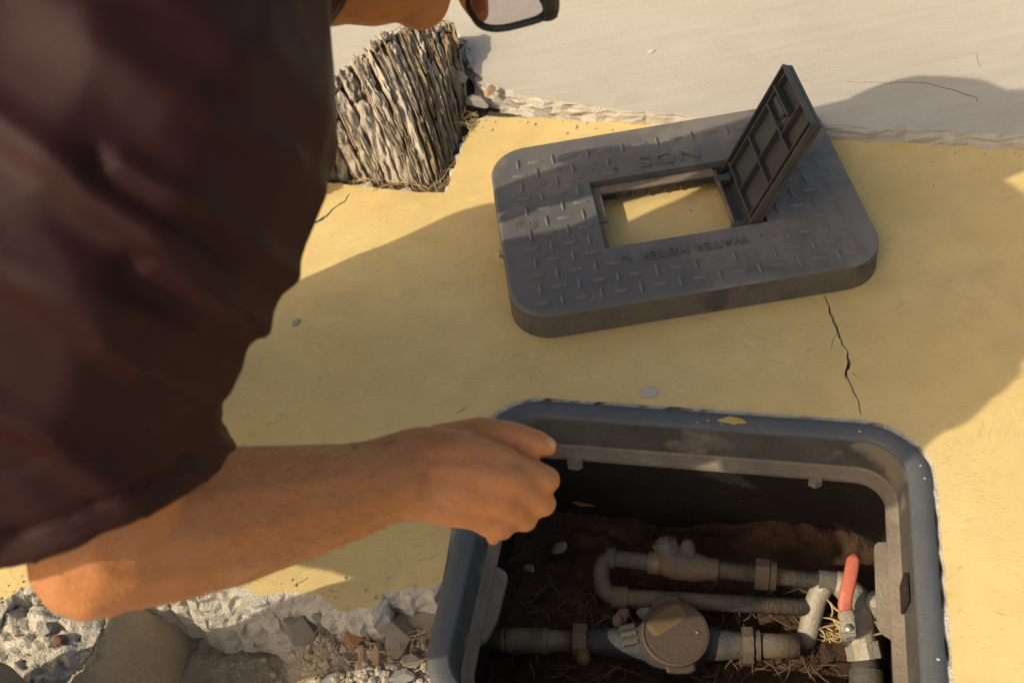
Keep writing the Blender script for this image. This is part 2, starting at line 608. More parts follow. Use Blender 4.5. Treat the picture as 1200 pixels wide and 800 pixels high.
# ------------------------------------------------------------------ the setting: kerb slab, pavement, soil
KA = math.radians(-19.5)                                   # heading of the kerb line
KD = np.array([math.cos(KA), math.sin(KA)])
KN = np.array([-KD[1], KD[0]])
BOX_C, BOX_A, BOX_L, BOX_W = np.array([0.1358, 0.5542]), -0.3144, 0.4947, 0.3865
LID_C, LID_A, LID_L, LID_W, LID_T = np.array([0.24, 1.049]), -0.0225, 0.46, 0.327, 0.0406


def g2(px, py, z=0.0):
    p = at(px, py, z)
    return np.array([p[0], p[1]])


def jag(pts, step, amp, seed):
    out = []
    for i, (x, y) in enumerate(densify(pts, step, closed=False)):
        n1 = fbm((x * 38 + seed, y * 38, seed), 4)
        n2 = fbm((x * 38, y * 38 + seed, seed + 9.1), 4)
        out.append((x + n1 * amp, y + n2 * amp))
    return out


J0, J1 = g2(1200, 168), g2(562, 139)
joint_r = J0 + KD * 5.0
joint = [tuple(joint_r), tuple(J0)] + [tuple(g2(x, y)) for x, y in ((1140, 164), (1060, 160), (990, 158), (900, 150), (800, 145), (720, 143), (640, 139), (562, 138))]
joint = [joint[0]] + jag(joint[1:], 0.012, 0.006, 3.0)
notch = jag([tuple(g2(x, y)) for x, y in ((556, 140), (543, 168), (531, 203), (523, 227), (480, 224), (430, 219), (385, 214), (330, 205), (318, 150))], 0.008, 0.003, 5.0)
joint_l0 = g2(300, 140) + KN * 0.12
left_back = [tuple(joint_l0), tuple(joint_l0 - KD * 5.0)]
front_px = [(-40, 742), (-10, 722), (8, 706), (36, 682), (80, 668), (130, 664), (190, 668), (240, 682), (270, 686), (298, 697), (326, 694), (346, 688), (358, 693), (378, 699), (398, 712), (418, 716), (434, 711), (448, 696), (480, 690), (505, 689), (524, 686)]
front = [tuple(g2(x, y)) for x, y in front_px]
fl = np.array(front[0]) - KD * 5.0
front_edge = [tuple(fl), tuple(np.array(front[0]) - KD * 0.3)] + jag([tuple(np.array(front[0]) - KD * 0.25)] + front, 0.006, 0.010, 11.0)


def box_local(x, y):
    return (BOX_C[0] + math.cos(BOX_A) * x - math.sin(BOX_A) * y, BOX_C[1] + math.sin(BOX_A) * x + math.cos(BOX_A) * y)


# the slab is cut round the box; its left front corner is broken away
hole_r = [box_local(x, y) for x, y in rrect(BOX_L + 0.012, BOX_W + 0.012, 0.075, 10)]
hole_full = [(x + 0.002 * fbm((x * 60, y * 60, 2), 3), y + 0.002 * fbm((x * 60, y * 60, 7), 3)) for x, y in densify(hole_r, 0.01)]
lx = -(BOX_L / 2 + 0.006)
bl1 = box_local(lx - 0.001, BOX_W / 2 - 0.155)
front_edge[-1] = bl1
# walk round the hole from that point along the left, back, right and front edges to the front of the slab
i0 = min(range(len(hole_full)), key=lambda i: math.hypot(hole_full[i][0] - bl1[0], hole_full[i][1] - bl1[1]))
ring = hole_full[i0:] + hole_full[:i0]
ring = list(reversed(ring[1:])) if True else ring          # clockwise: up the left side, over the back, down the right
stop = box_local(-BOX_L / 2 + 0.12, -BOX_W / 2 - 0.006)
i1 = min(range(len(ring)), key=lambda i: math.hypot(ring[i][0] - stop[0], ring[i][1] - stop[1]))
ring = ring[:i1]
fr0 = np.array(box_local(-BOX_L / 2 + 0.12, -BOX_W / 2 - 0.16))
outline = joint + notch + left_back + front_edge + ring + [tuple(fr0), tuple(fr0 + KD * 5.5)]
# cracks: narrow open gaps in the slab
crack_px = [(966, 346, 1.2), (972, 364, 2.0), (977, 376, 3.4), (981, 388, 3.8), (986, 398, 2.0), (994, 412, 2.2), (995, 424, 4.0), (991, 434, 3.0), (995, 448, 1.8), (1003, 462, 2.2), (1007, 476, 1.5), (1009, 486, 1.5)]


def crack_poly(px, seed):
    L, R = [], []
    dense = []
    for i in range(len(px) - 1):
        for k in range(4):
            t = k / 4
            dense.append([px[i][j] * (1 - t) + px[i + 1][j] * t for j in range(3)])
    dense.append(list(px[-1]))
    for i, (x, y, w) in enumerate(dense):
        n = fbm((x * 0.11, y * 0.11, seed), 3) * 2.2
        a, b = dense[max(i - 1, 0)], dense[min(i + 1, len(dense) - 1)]
        t = np.array([b[0] - a[0], b[1] - a[1]])
        t = t / (np.linalg.norm(t) + 1e-9)
        q = np.array([-t[1], t[0]])
        w2 = w * (0.5 + 0.28 * fbm((x * 0.2, y * 0.2, seed + 4), 3))
        L.append(tuple(g2(*(np.array([x, y]) + q * (n + w2)))))
        R.append(tuple(g2(*(np.array([x, y]) + q * (n - w2)))))
    return L + list(reversed(R))


cracks = [crack_poly(crack_px, 1.0), crack_poly([(982, 391, 0.9), (976, 398, 0.7), (973, 408, 0.5)], 2.5), crack_poly([(998, 437, 0.8), (1003, 441, 0.6), (1011, 443, 0.4)], 3.5), crack_poly([(410, 227, 1.2), (402, 238, 1.6), (393, 243, 1.4), (385, 250, 2.0), (374, 258, 2.6), (364, 264, 2.0), (340, 275, 1.5)], 6.0),
          crack_poly([(344, 690 - 4, 1.2), (352, 682, 1.0), (361, 676, 0.7)], 8.0)]
V2, T2 = plate(outline, cracks)
n2 = len(V2)
SV = [(x, y, 0.0) for x, y in V2]
SF = [tuple(t) for t in T2]
# orient upward
SF = [f if ((SV[f[1]][0] - SV[f[0]][0]) * (SV[f[2]][1] - SV[f[0]][1]) - (SV[f[1]][1] - SV[f[0]][1]) * (SV[f[2]][0] - SV[f[0]][0])) > 0 else (f[0], f[2], f[1]) for f in SF]
SI = [0] * len(SF)


def skirt(loop, depth, rows, amp, outward, seed, first=0.004):
    """broken side faces hanging from a boundary loop"""
    global SV, SF, SI
    base = len(SV)
    m = len(loop)
    area = sum(loop[i][0] * loop[(i + 1) % m][1] - loop[(i + 1) % m][0] * loop[i][1] for i in range(m)) / 2
    sgn = 1 if area > 0 else -1
    for r in range(rows + 1):
        t = r / rows
        for i, (x, y) in enumerate(loop):
            a, b = loop[i - 1], loop[(i + 1) % m]
            tx, ty = b[0] - a[0], b[1] - a[1]
            l = math.hypot(tx, ty) + 1e-9
            nx, ny = ty / l * sgn, -tx / l * sgn
            n = fbm((x * 55 + seed, y * 55, t * depth * 60 + seed), 5) + 0.5 * fbm((x * 170, y * 170, t * depth * 170), 3)
            o = 0 if r == 0 else (outward * (0.35 + t) + n * amp)
            z = 0 if r == 0 else -first - (depth - first) * ((r - 1) / max(rows - 1, 1)) + (0.003 * n if r < rows else 0)
            SV.append((x + nx * o, y + ny * o, min(z, -0.0005) if r else 0.0))
    for r in range(rows):
        for i in range(m):
            a, b = base + r * m + i, base + r * m + (i + 1) % m
            f = (a, b, b + m, a + m)
            SF.append(f if sgn < 0 else tuple(reversed(f)))
            SI.append(1)


skirt(outline, 0.13, 14, 0.0075, 0.012, 2.0)
for c in cracks:
    skirt(c, 0.013, 2, 0.0012, -0.0004, 3.0, 0.003)
slab = mesh_obj('painted_kerb_slab', SV, SF, [M['paint'], M['raw']], mat_idx=SI)
tag(slab, 'yellow painted concrete kerb slab with hairline cracks', kind='structure')

# dark bed under the cracks and the notch round the stump
_b0 = np.array(box_local(0, BOX_W / 2 + 0.02))
_bed = [_b0 - KD * 5, _b0 + KD * 5, _b0 + KD * 5 + KN * 2.5, _b0 - KD * 5 + KN * 2.5]
tag(mesh_obj('soil_bed', [(p[0], p[1], -0.011) for p in _bed], [(0, 1, 2, 3)], M['soil']), 'dry soil showing in the notch round the stump', kind='structure')

# raised beige pavement behind the kerb
PZ = 0.020
edge_px = [(1200, 159), (1140, 154), (1060, 150), (990, 148), (900, 140), (800, 134), (720, 127), (640, 117), (600, 108), (575, 98), (560, 85), (552, 65), (545, 48), (538, 36)]
pe = [tuple(g2(x, y, PZ)) for x, y in edge_px]
pe0 = np.array(pe[0]) + KD * 5
stump_back = [tuple(g2(x, y, PZ)) for x, y in ((520, 20), (480, 22), (456, 40), (430, 60), (404, 82), (380, 102), (350, 128))]
pl = np.array(stump_back[-1]) - KD * 6
far = 14.0
pave_edge = jag([tuple(pe0 - KD * 4.7)] + pe + stump_back + [tuple(np.array(stump_back[-1]) - KD * 1.2)], 0.012, 0.007, 21.0)
pav = [tuple(pe0)] + pave_edge + [tuple(pl), tuple(pl + KN * far), tuple(pe0 + KN * far)]
pcrack = [crack_poly([(x, y, w) for x, y, w in cp], s) for cp, s in (
    ([(990, 109, 0.35), (1040, 110, 0.5), (1080, 111, 0.5), (1110, 118, 0.6), (1140, 128, 0.7), (1142, 134, 0.4)], 2.0),
    ([(1140, 75, 0.3), (1142, 84, 0.4), (1146, 94, 0.3)], 3.0))]
V2, T2 = plate(pav, pcrack)
PV = [(x, y, PZ) for x, y in V2]
PF = []
for f in T2:
    s = (PV[f[1]][0] - PV[f[0]][0]) * (PV[f[2]][1] - PV[f[0]][1]) - (PV[f[1]][1] - PV[f[0]][1]) * (PV[f[2]][0] - PV[f[0]][0])
    PF.append(f if s > 0 else (f[0], f[2], f[1]))
SV, SF, SI = PV, PF, [0] * len(PF)
for c in pcrack:
    skirt(c, 0.0, 1, 0, 0, 1.0)
nbase = len(SV)
# worn, broken front of the pavement: rows that tumble from the top edge to below the kerb level
rows = 10
m = len(pave_edge)
for r in range(rows + 1):
    t = r / rows
    for i, (x, y) in enumerate(pave_edge):
        a, b = pave_edge[max(i - 1, 0)], pave_edge[min(i + 1, m - 1)]
        tx, ty = b[0] - a[0], b[1] - a[1]
        l = math.hypot(tx, ty) + 1e-9
        nx, ny = -ty / l, tx / l
        n = fbm((x * 45, y * 45, t * 5.5), 5)
        kk = max(0.32, min(1.0, (0.26 - x) / 0.12))
        n += 0.8 * kk * fbm((x * 160, y * 160, t * 9), 3)
        o = t * (0.010 + 0.010 * kk) + (n * 0.010 * kk if 0 < r else 0)
        z = PZ - (PZ + 0.03) * t ** 1.7 + (n * 0.006 * kk if 0 < r < rows else 0)
        SV.append((x + nx * o, y + ny * o, z))
for r in range(rows):
    for i in range(m - 1):
        a, b = nbase + r * m + i, nbase + r * m + i + 1
        SF.append((a, a + m, b + m, b))
        SI.append(1 if SV[a][0] < 0.20 + 0.05 * fbm((SV[a][0] * 30, r, 2), 2) else (2 if r >= 6 else 0))
pavement = mesh_obj('pavement', SV, SF, [M['beige'], M['raw'], M['joint_dirt']], mat_idx=SI)
tag(pavement, 'raised beige concrete pavement with worn front edge', kind='structure')

# lower ground in front of the kerb: a wide sheet with an opening for the rubble hollow and the pit
GZ = -0.10
go = [(-40, -40), (40, -40), (40, 40), (-40, 40)]
gh = [(-0.95, 0.12), (0.62, 0.12), (0.62, 0.95), (-0.95, 0.95)]
V2, T2 = plate(go, [gh])
gm = mesh_obj('ground', [(x, y, GZ) for x, y in V2], T2, M['rubble'])
gm.data.flip_normals() if gm.data.polygons[0].normal.z < 0 else None
tag(gm, 'dry gravelly ground in front of the kerb', kind='structure')

# rubble hollow: height field left of the box, deepest beside the old block
def hollow_h(x, y):
    h = 0.020 * fbm((x * 9, y * 9, 0.3), 3) + 0.012 * abs(fbm((x * 38, y * 38, 5.3), 4))
    q = max(0.0, 1 - abs(x + 0.10) / 0.09)
    g = 1 / (1 + math.exp((x + 0.285 + 0.012 * fbm((x * 20, y * 20, 8), 2)) / 0.012))
    return 0.040 + h * (1 - 0.6 * g) + 0.035 * q * q - 0.075 * g


x0, x1, y0, y1, st = -0.95, -0.06, 0.12, 0.76, 0.0045
nx_, ny_ = int((x1 - x0) / st) + 1, int((y1 - y0) / st) + 1
V, Fc = [], []
for j in range(ny_):
    for i in range(nx_):
        x, y = x0 + i * st, y0 + j * st
        e = min((x - x0), (y - y0)) / 0.15
        k = max(0.0, min(1.0, e))
        h = hollow_h(x, y) + 0.004 * fbm((x * 130, y * 130, 1.3), 2)
        V.append((x, y, GZ + k * h))
for j in range(ny_ - 1):
    for i in range(nx_ - 1):
        xm, ym = x0 + (i + .5) * st, y0 + (j + .5) * st
        lxp = math.cos(BOX_A) * (xm - BOX_C[0]) + math.sin(BOX_A) * (ym - BOX_C[1])
        lyp = -math.sin(BOX_A) * (xm - BOX_C[0]) + math.cos(BOX_A) * (ym - BOX_C[1])
        if abs(lxp) < BOX_L / 2 - 0.012 and abs(lyp) < BOX_W / 2 - 0.012: continue
        a = j * nx_ + i
        Fc.append((a, a + 1, a + 1 + nx_, a + nx_))
hollow = mesh_obj('rubble_hollow', V, Fc, M['rubble'], smooth=True)
tag(hollow, 'broken dusty hollow of rubble beside the box', kind='structure')


# ------------------------------------------------------------------ stones, chips and the old block in the hollow
def lump_mesh(name, seed, rough=0.35, sub=4, flat=1.0):
    bm = bmesh.new()
    bmesh.ops.create_icosphere(bm, subdivisions=sub, radius=1.0)
    rnd = random.Random(seed)
    cuts = [(Vector((rnd.uniform(-1, 1), rnd.uniform(-1, 1), rnd.uniform(-1, 1))).normalized(), rnd.uniform(0.40, 0.75)) for _ in range(11)]
    for v in bm.verts:
        for n, d in cuts:
            k = v.co.dot(n) - d
            if k > 0: v.co -= n * k
        v.co *= 1 + rough * 0.30 * fbm(tuple(v.co * 1.6 + Vector((seed, 0, 0))), 5)
        v.co.z *= flat
    me = bpy.data.meshes.new(name)
    bm.to_mesh(me)
    bm.free()
    return me


def stone(px, py, z, size, material, label, cat, seed, name='concrete_lump', flat=0.75, rot=None, group=None, rough=0.35):
    me = lump_mesh(name, seed, rough=rough, flat=flat)
    me.materials.append(material)
    o = link(bpy.data.objects.new(name, me))
    o.location = at(px, py, z)
    s = size if isinstance(size, tuple) else (size, size, size)
    o.scale = s
    o.rotation_euler = rot or (0.2 * math.sin(seed), 0.2 * math.cos(seed * 2), seed * 1.7)
    autosmooth(o, 22)
    return tag(o, label, cat, group)


stone(349, 731, -0.047, (0.026, 0.021, 0.022), M['stone'], 'rounded pale concrete lump beside the dark gap under the kerb edge', 'stone', 1.3)
stone(391, 796, -0.053, (0.019, 0.014, 0.013), M['grey_stone'], 'smooth blue-grey pebble left of the long peach wood chip', 'stone', 2.1, 'pebble')
stone(463, 796, -0.045, (0.023, 0.017, 0.014), M['grey_stone'], 'pale grey pebble lying right of the wood chips', 'stone', 3.7, 'pebble')
stone(418, 748, -0.045, (0.018, 0.013, 0.006), M['terracotta'], 'flat terracotta tile chip below the broken kerb edge', 'tile chip', 4.2, 'terracotta_chip', rot=(0.3, 0.1, 0.3), rough=0.15)
stone(425, 778, -0.045, (0.006, 0.028, 0.004), M['wood_chip'], 'long peach wood chip lying upright in the rubble', 'wood chip', 5.1, 'wood_chip', rot=(0.25, 0.1, 0.12), rough=0.15)
stone(440, 766, -0.041, (0.0055, 0.024, 0.004), M['wood_chip'], 'straw coloured splinter leaning beside the peach wood chip', 'wood chip', 6.6, 'wood_chip', rot=(0.35, 0.2, -0.1), rough=0.15)
stone(496, 722, -0.045, (0.030, 0.022, 0.024), M['stone'], 'white concrete lump wedged between kerb and box rim', 'stone', 7.7)
stone(470, 742, -0.043, (0.026, 0.022, 0.018), M['stone'], 'low sandy lump in the middle of the rubble', 'stone', 8.3)
stone(440, 712, -0.035, (0.018, 0.015, 0.016), M['stone'], 'broken brown lump hanging under the kerb edge', 'stone', 9.9)
stone(376, 716, -0.035, (0.015, 0.011, 0.012), M['stone'], 'small lump stuck to the kerb face above the dark gap', 'stone', 10.4)
stone(300, 708, -0.035, (0.022, 0.014, 0.010), M['grey_stone'], 'flat grey stone bedded in the white broken kerb face', 'stone', 11.1)
stone(484, 772, -0.045, (0.016, 0.013, 0.012), M['stone'], 'sandy pebble near the rim in the rubble', 'stone', 12.4)
stone(408, 770, -0.053, (0.012, 0.010, 0.008), M['stone'], 'little pale pebble under the terracotta chip', 'stone', 13.0, 'pebble')
stone(56, 735, -0.012, (0.012, 0.010, 0.009), M['grey_stone'], 'small blue-grey pebble on the rough white block', 'stone', 14.0, 'pebble')
stone(73, 750, -0.012, (0.009, 0.013, 0.008), M['red_stone'], 'small dark red pebble on the rough white block', 'stone', 15.0, 'pebble')
stone(28, 697, -0.02, (0.038, 0.016, 0.016), M['block'], 'brown slanting lump below the yellow corner at the left', 'stone', 16.0, rot=(0.2, 0.0, 0.95))
# the gravel nobody could count: one mesh of tiny lumps
bm = bmesh.new()
rnd = random.Random(31)
for k in range(900):
    px, py = rnd.uniform(225, 515), rnd.uniform(700, 830)
    p = at(px, py, -0.075)
    s = rnd.choice((0.0018, 0.0025, 0.0035, 0.005)) * rnd.uniform(0.7, 1.3)
    zz = GZ + hollow_h(p[0], p[1])
    if p[0] < -0.29 and rnd.random() < 0.8: continue
    mt = Matrix.Translation((p[0], p[1], zz + s * 0.3)) @ Matrix.Rotation(rnd.uniform(0, 6), 4, 'Z') @ Matrix.Diagonal((s, s * rnd.uniform(.6, 1), s * .7, 1))
    r = bmesh.ops.create_icosphere(bm, subdivisions=1, radius=1.0)
    for v in r['verts']:
        v.co = mt @ (v.co * (1 + rnd.uniform(-.25, .25)))
tag(bm_obj('gravel', bm, M['stone']), 'loose crumbs of concrete strewn over the rubble', 'gravel', kind='stuff')


bm = bmesh.new()
rnd = random.Random(83)
for k in range(330):
    if k < 130:
        i_ = rnd.randrange(len(front_edge) - 1)
        bx_, by_ = front_edge[i_]
        off = abs(rnd.gauss(0, 0.018))
        px_, py_, pz_ = bx_ + KN[0] * off, by_ + KN[1] * off, 0.0
    elif k < 230:
        i_ = rnd.randrange(2, len(joint))
        off = abs(rnd.gauss(0, 0.014))
        px_, py_, pz_ = joint[i_][0] - KN[0] * off, joint[i_][1] - KN[1] * off, 0.0
    else:
        q_ = at(rnd.uniform(300, 1190), rnd.uniform(180, 460), 0.0)
        px_, py_, pz_ = q_[0], q_[1], 0.0
    if not inside(outline, px_, py_): continue
    sz = rnd.choice((0.0008, 0.0011, 0.0015, 0.0024)) * rnd.uniform(.7, 1.2) * (0.7 if k >= 230 else 1)
    mt = Matrix.Translation((px_, py_, pz_ + sz * .4)) @ Matrix.Rotation(rnd.uniform(0, 6), 4, 'Z') @ Matrix.Diagonal((sz, sz * rnd.uniform(.6, 1), sz * .6, 1))
    r_ = bmesh.ops.create_icosphere(bm, subdivisions=1, radius=1.0)
    for v in r_['verts']: v.co = mt @ (v.co * (1 + rnd.uniform(-.25, .25)))
tag(bm_obj('concrete_crumbs', bm, M['stone']), 'tiny crumbs of concrete scattered over the yellow kerb', 'crumbs', kind='stuff')


def straws(name, n, place, length, r, label, seed, material):
    rnd = random.Random(seed)
    bm = bmesh.new()
    for _ in range(n):
        p = Vector(place(rnd))
        a = rnd.uniform(0, 2 * math.pi)
        L = rnd.uniform(*length)
        d = Vector((math.cos(a), math.sin(a), rnd.uniform(-0.15, 0.35)))
        sdir = Vector((-math.sin(a), math.cos(a), 0)) * rnd.uniform(-0.5, 0.5)
        pts = [p + d * L * (t - .5) + sdir * L * (t - .5) ** 2 * 1.6 for t in (0, .25, .5, .75, 1)]
        add_vf(bm, *tube(pts, [r * .5, r, r, r, r * .4], 4))
    return tag(bm_obj(name, bm, material), label, 'dry straw', kind='stuff')


straws('dry_straw', 70, lambda r: (lambda p: (p[0], p[1], p[2] + r.uniform(0, .012)))(at(r.uniform(345, 512), r.uniform(735, 815), -0.05)), (0.012, 0.04), 0.0006, 'dry straw scattered over the rubble by the box', 41, M['straw'])

# old broken block at the left of the hollow
blk = empty('broken_concrete_block', at(120, 760, GZ))
tag(blk, 'broken concrete block with rough white top and tan sloping side below the elbow', 'block')
bo = Vector(blk.location)
A = [(-60, 690), (-55, 740), (-60, 800), (-60, 870)]
B = [(112, 690), (119, 728), (104, 768), (74, 806), (56, 850), (46, 880)]
Cc = [(233, 690), (226, 720), (216, 758), (207, 798), (200, 840), (195, 880)]


def poly_at(pts, t):
    q = t * (len(pts) - 1)
    i = min(int(q), len(pts) - 2)
    f = q - i
    return (pts[i][0] * (1 - f) + pts[i + 1][0] * f, pts[i][1] * (1 - f) + pts[i + 1][1] * f)


def grid_faces(nu, nv):
    return [(j * nu + i, j * nu + i + 1, (j + 1) * nu + i + 1, (j + 1) * nu + i) for j in range(nv - 1) for i in range(nu - 1)]


nu, nv = 44, 60
V = []
for j in range(nv):
    t = j / (nv - 1)
    pa, pb = np.array(at(*poly_at(A, t), -0.02)), np.array(at(*poly_at(B, t), -0.02))
    for i in range(nu):
        s = i / (nu - 1)
        p = pa * (1 - s) + pb * s
        n = fbm((p[0] * 60, p[1] * 60, 3), 5)
        V.append(Vector((p[0], p[1], -0.016 + 0.010 * n + 0.005 * fbm((p[0] * 190, p[1] * 190, 6), 3) - 0.006 * s ** 4)) - bo)
mesh_obj('rough_top', V, [tuple(reversed(f)) for f in grid_faces(nu, nv)], M['raw'], blk, smooth=True)
V2b = []
nu2 = 26
for j in range(nv):
    t = j / (nv - 1)
    pb, pc = np.array(at(*poly_at(B, t), -0.02)), np.array(at(*poly_at(Cc, t), GZ - 0.02))
    for i in range(nu2):
        s = i / (nu2 - 1)
        p = pb * (1 - s) + pc * s
        n = fbm((p[0] * 45, p[1] * 45, 8 + p[2] * 30), 4)
        z = -0.026 + (GZ - 0.040 + 0.026) * s ** 1.6 + (0.010 * fbm((pb[0] * 60, pb[1] * 60, 3), 5) if i == 0 else 0.0035 * n)
        if i == 0: z += 0
        V2b.append(Vector((p[0], p[1], z)) - bo)
mesh_obj('tan_side', V2b, [tuple(reversed(f)) for f in grid_faces(nu2, nv)], M['block'], blk, smooth=True)

# ------------------------------------------------------------------ tree stump in its notch
stump = empty('tree_stump', at(450, 200, -0.02))
tag(stump, 'old grey tree stump with deeply furrowed bark in a notch of the kerb', 'tree stump')
so = Vector(stump.location)
top_px = [(270, 205), (310, 168), (350, 133), (392, 97), (425, 69), (453, 47), (490, 36), (530, 34)]
bot_px = [(300, 204), (335, 208), (388, 217), (450, 222), (495, 226), (521, 226), (538, 186), (550, 132)]
SZ = 0.10


def stump_pt(u, v, lift=0.0):
    t = np.array(at(*poly_at(top_px, u), SZ - 0.05 * max(0, u - 0.7) / 0.3))
    b = np.array(at(*poly_at(bot_px, u), -0.022))
    p = b * (1 - v) + t * v
    nrm = np.array([0.15, -0.55, 0.8])
    bulge = 0.028 * math.sin(math.pi * v) + 0.02 * v
    return Vector(p + nrm * (bulge + lift))


nu, nv = 220, 44
V = []
for j in range(nv):
    v = j / (nv - 1)
    for i in range(nu):
        u = i / (nu - 1)
        g = math.sin(u * 118 + 5 * fbm((u * 9, v * 2.0, 3), 3)) * 0.5
        n = fbm((u * 34, v * 6, 1.0), 4)
        V.append(stump_pt(u, v, -0.012 + 0.004 * g + 0.006 * n) - so)
mesh_obj('heartwood', V, grid_faces(nu, nv), M['bark_deep'], stump, smooth=True)
# back and top: falls away behind the cut edge to the pavement
V = []
for j in range(8):
    for i in range(60):
        u = i / 59
        p = stump_pt(u, 1.0, -0.010)
        t = j / 7
        V.append(p + Vector((-0.01, 0.055, -0.10)) * t + Vector((0, 0, 0.012 * math.sin(t * 3))) + Vector((0, 0, 0.004 * fbm((u * 20, t * 3, 5), 3))) - so)
mesh_obj('cut_top', V, grid_faces(60, 8), M['bark'], stump, smooth=True)
rnd = random.Random(77)
u = 0.005
while u < 0.985:
    w = rnd.uniform(0.030, 0.075) if u < 0.7 else rnd.uniform(0.014, 0.032)
    v = rnd.uniform(-0.06, 0.0)
    while v < 1.0:
        ln = rnd.uniform(0.35, 1.1)
        v1 = min(v + ln, 1.03)
        if v1 - v < 0.06: break
        lift0 = rnd.uniform(-0.002, 0.006)
        n_a, n_b = 26, 10
        P = []
        sd = rnd.uniform(0, 50)
        skew0, skew1 = rnd.uniform(-.25, .25), rnd.uniform(-.25, .25)
        wk = rnd.uniform(0.92, 1.06)
        for a in range(n_a + 1):
            ta = a / n_a
            for b in range(n_b + 1):
                tb = b / n_b
                vv = v + (v1 - v) * ta + (tb - .5) * 0.12 * (skew0 * (1 - ta) + skew1 * ta)
                taper = min(1.0, 0.6 + 3.5 * min(ta, 1 - ta))
                wob = 0.010 * fbm((vv * 6, sd, 1.0), 3)
                uu = u + w * (0.5 + (tb - 0.5) * wk * taper * (1 + 0.25 * fbm((vv * 9, sd, 7.0), 3))) + wob
                edge = 1 - abs(2 * tb - 1) ** 8
                ends = min(1.0, 8 * min(ta, 1 - ta) + 0.1)
                n = fbm((uu * 60, vv * 10, sd), 5)
                n2_ = fbm((uu * 150, vv * 60, sd + 3), 3)
                lift = lift0 - 0.012 + 0.0095 * edge * ends + (0.0070 * n + 0.0030 * n2_) * (0.3 + edge)
                P.append(stump_pt(min(max(uu, 0), 1), vv, lift) - so)
        mesh_obj('bark_strip', P, grid_faces(n_b + 1, n_a + 1), M['fibre'] if (u > 0.66 and rnd.random() < 0.45) else M['bark'], stump, smooth=True)
        v = v1 - rnd.uniform(-0.015, 0.02)
    u += w * rnd.uniform(0.97, 1.06)
for k in range(70):                                   # loose fibres peeling off the bark
    uu0, v0 = rnd.uniform(0.02, 0.97), rnd.uniform(-0.05, 0.75)
    ln, wd = rnd.uniform(0.15, 0.55), rnd.uniform(0.002, 0.006)
    sd = rnd.uniform(0, 60)
    lf0, lf1 = rnd.uniform(-0.001, 0.003), rnd.uniform(0.001, 0.010)
    dr = rnd.uniform(-0.012, 0.012)
    P = []
    for a in range(9):
        ta = a / 8
        vv = min(v0 + ln * ta, 1.03)
        hw = wd * (0.25 + 0.75 * math.sin(math.pi * min(1, ta * 0.9 + 0.08)))
        uc = uu0 + dr * ta + 0.006 * fbm((ta * 3, sd, 1), 2)
        for b in (-1, 0, 1):
            P.append(stump_pt(min(max(uc + b * hw, 0), 1), vv, lf0 + (lf1 - lf0) * abs(2 * ta - 1) ** 2 + (0.0022 if b == 0 else 0)) - so)
    mesh_obj('bark_fibre', P, grid_faces(3, 9), M['fibre'] if (uu0 > 0.62 or rnd.random() < 0.25) else M['bark'], stump, smooth=True)
# fine crumbs and straw at its foot
straws('dry_needles', 150, lambda r: (lambda p: (p[0], p[1], p[2] + r.uniform(0, .010)))(at(r.uniform(412, 535), r.uniform(186, 224), -0.012)), (0.015, 0.05), 0.0007, 'dry needles and straw at the foot of the stump', 52, M['straw'])
straws('straw_tuft', 30, lambda r: (lambda p: (p[0], p[1], p[2] + r.uniform(0, .008)))(at(r.uniform(536, 560), r.uniform(132, 152), 0.002)), (0.012, 0.03), 0.0007, 'small tuft of straw where pavement, kerb and stump meet', 53, M['straw'])
stone(523, 118, 0.02, (0.022, 0.020, 0.022), M['stone'], 'loose white concrete lump between stump and pavement edge', 'stone', 23.0)
stone(528, 95, 0.03, (0.026, 0.022, 0.022), M['bark'], 'dark fibrous clod right of the stump', 'clod', 24.0, 'soil_clod')
stone(505, 188, 0.0, (0.017, 0.014, 0.010), M['grey_stone'], 'small grey stone at the right foot of the stump', 'stone', 25.0)
stone(574, 106, 0.03, (0.012, 0.010, 0.008), M['wood_chip'], 'small orange stone set in the broken pavement corner', 'stone', 26.0)
stone(560, 118, 0.012, (0.022, 0.018, 0.016), M['raw'], 'white lump of pavement concrete at the stump corner', 'stone', 27.0)
stone(763, 60, PZ + 0.001, (0.008, 0.005, 0.002), M['white_chip'], 'tiny white chip on the beige pavement', 'chip', 28.0, 'paint_chip')
stone(765, 459, 0.001, (0.011, 0.016, 0.0018), M['white_chip'], 'white flaked paint patch on the kerb above the box', 'chip', 29.0, 'paint_chip', rough=0.9)
stone(345, 378, 0.0005, (0.007, 0.006, 0.0012), M['grey_stone'], 'small grey scab on the kerb beside the sleeve', 'chip', 30.0, 'paint_chip', rough=0.9)
stone(1086, 160, 0.0, (0.02, 0.010, 0.008), M['stone'], 'little stone in the gap along the pavement edge', 'stone', 33.0)

# ------------------------------------------------------------------ the lid, laid aside on the kerb
lid = empty('access_cover', (LID_C[0], LID_C[1], 0.0), LID_A)
tag(lid, 'grey plastic meter box lid with tread pattern and open reading flap', 'box lid')
OX0, OX1, OY0, OY1 = -0.101, 0.107, -0.065, 0.065
T = LID_T
top_loop = rrect(LID_L - 0.007, LID_W - 0.007, 0.050, 10)
hole = [(OX0, OY0), (OX1, OY0), (OX1, OY1), (OX0, OY1)]
V2, T2 = plate(top_loop, [hole])
V = [(x, y, T) for x, y in V2]
Fc = list(T2)
for i, f in enumerate(Fc):
    a, b, c = (V[k] for k in f)
    if (b[0] - a[0]) * (c[1] - a[1]) - (b[1] - a[1]) * (c[0] - a[0]) < 0: Fc[i] = (f[0], f[2], f[1])
I = [0] * len(Fc)


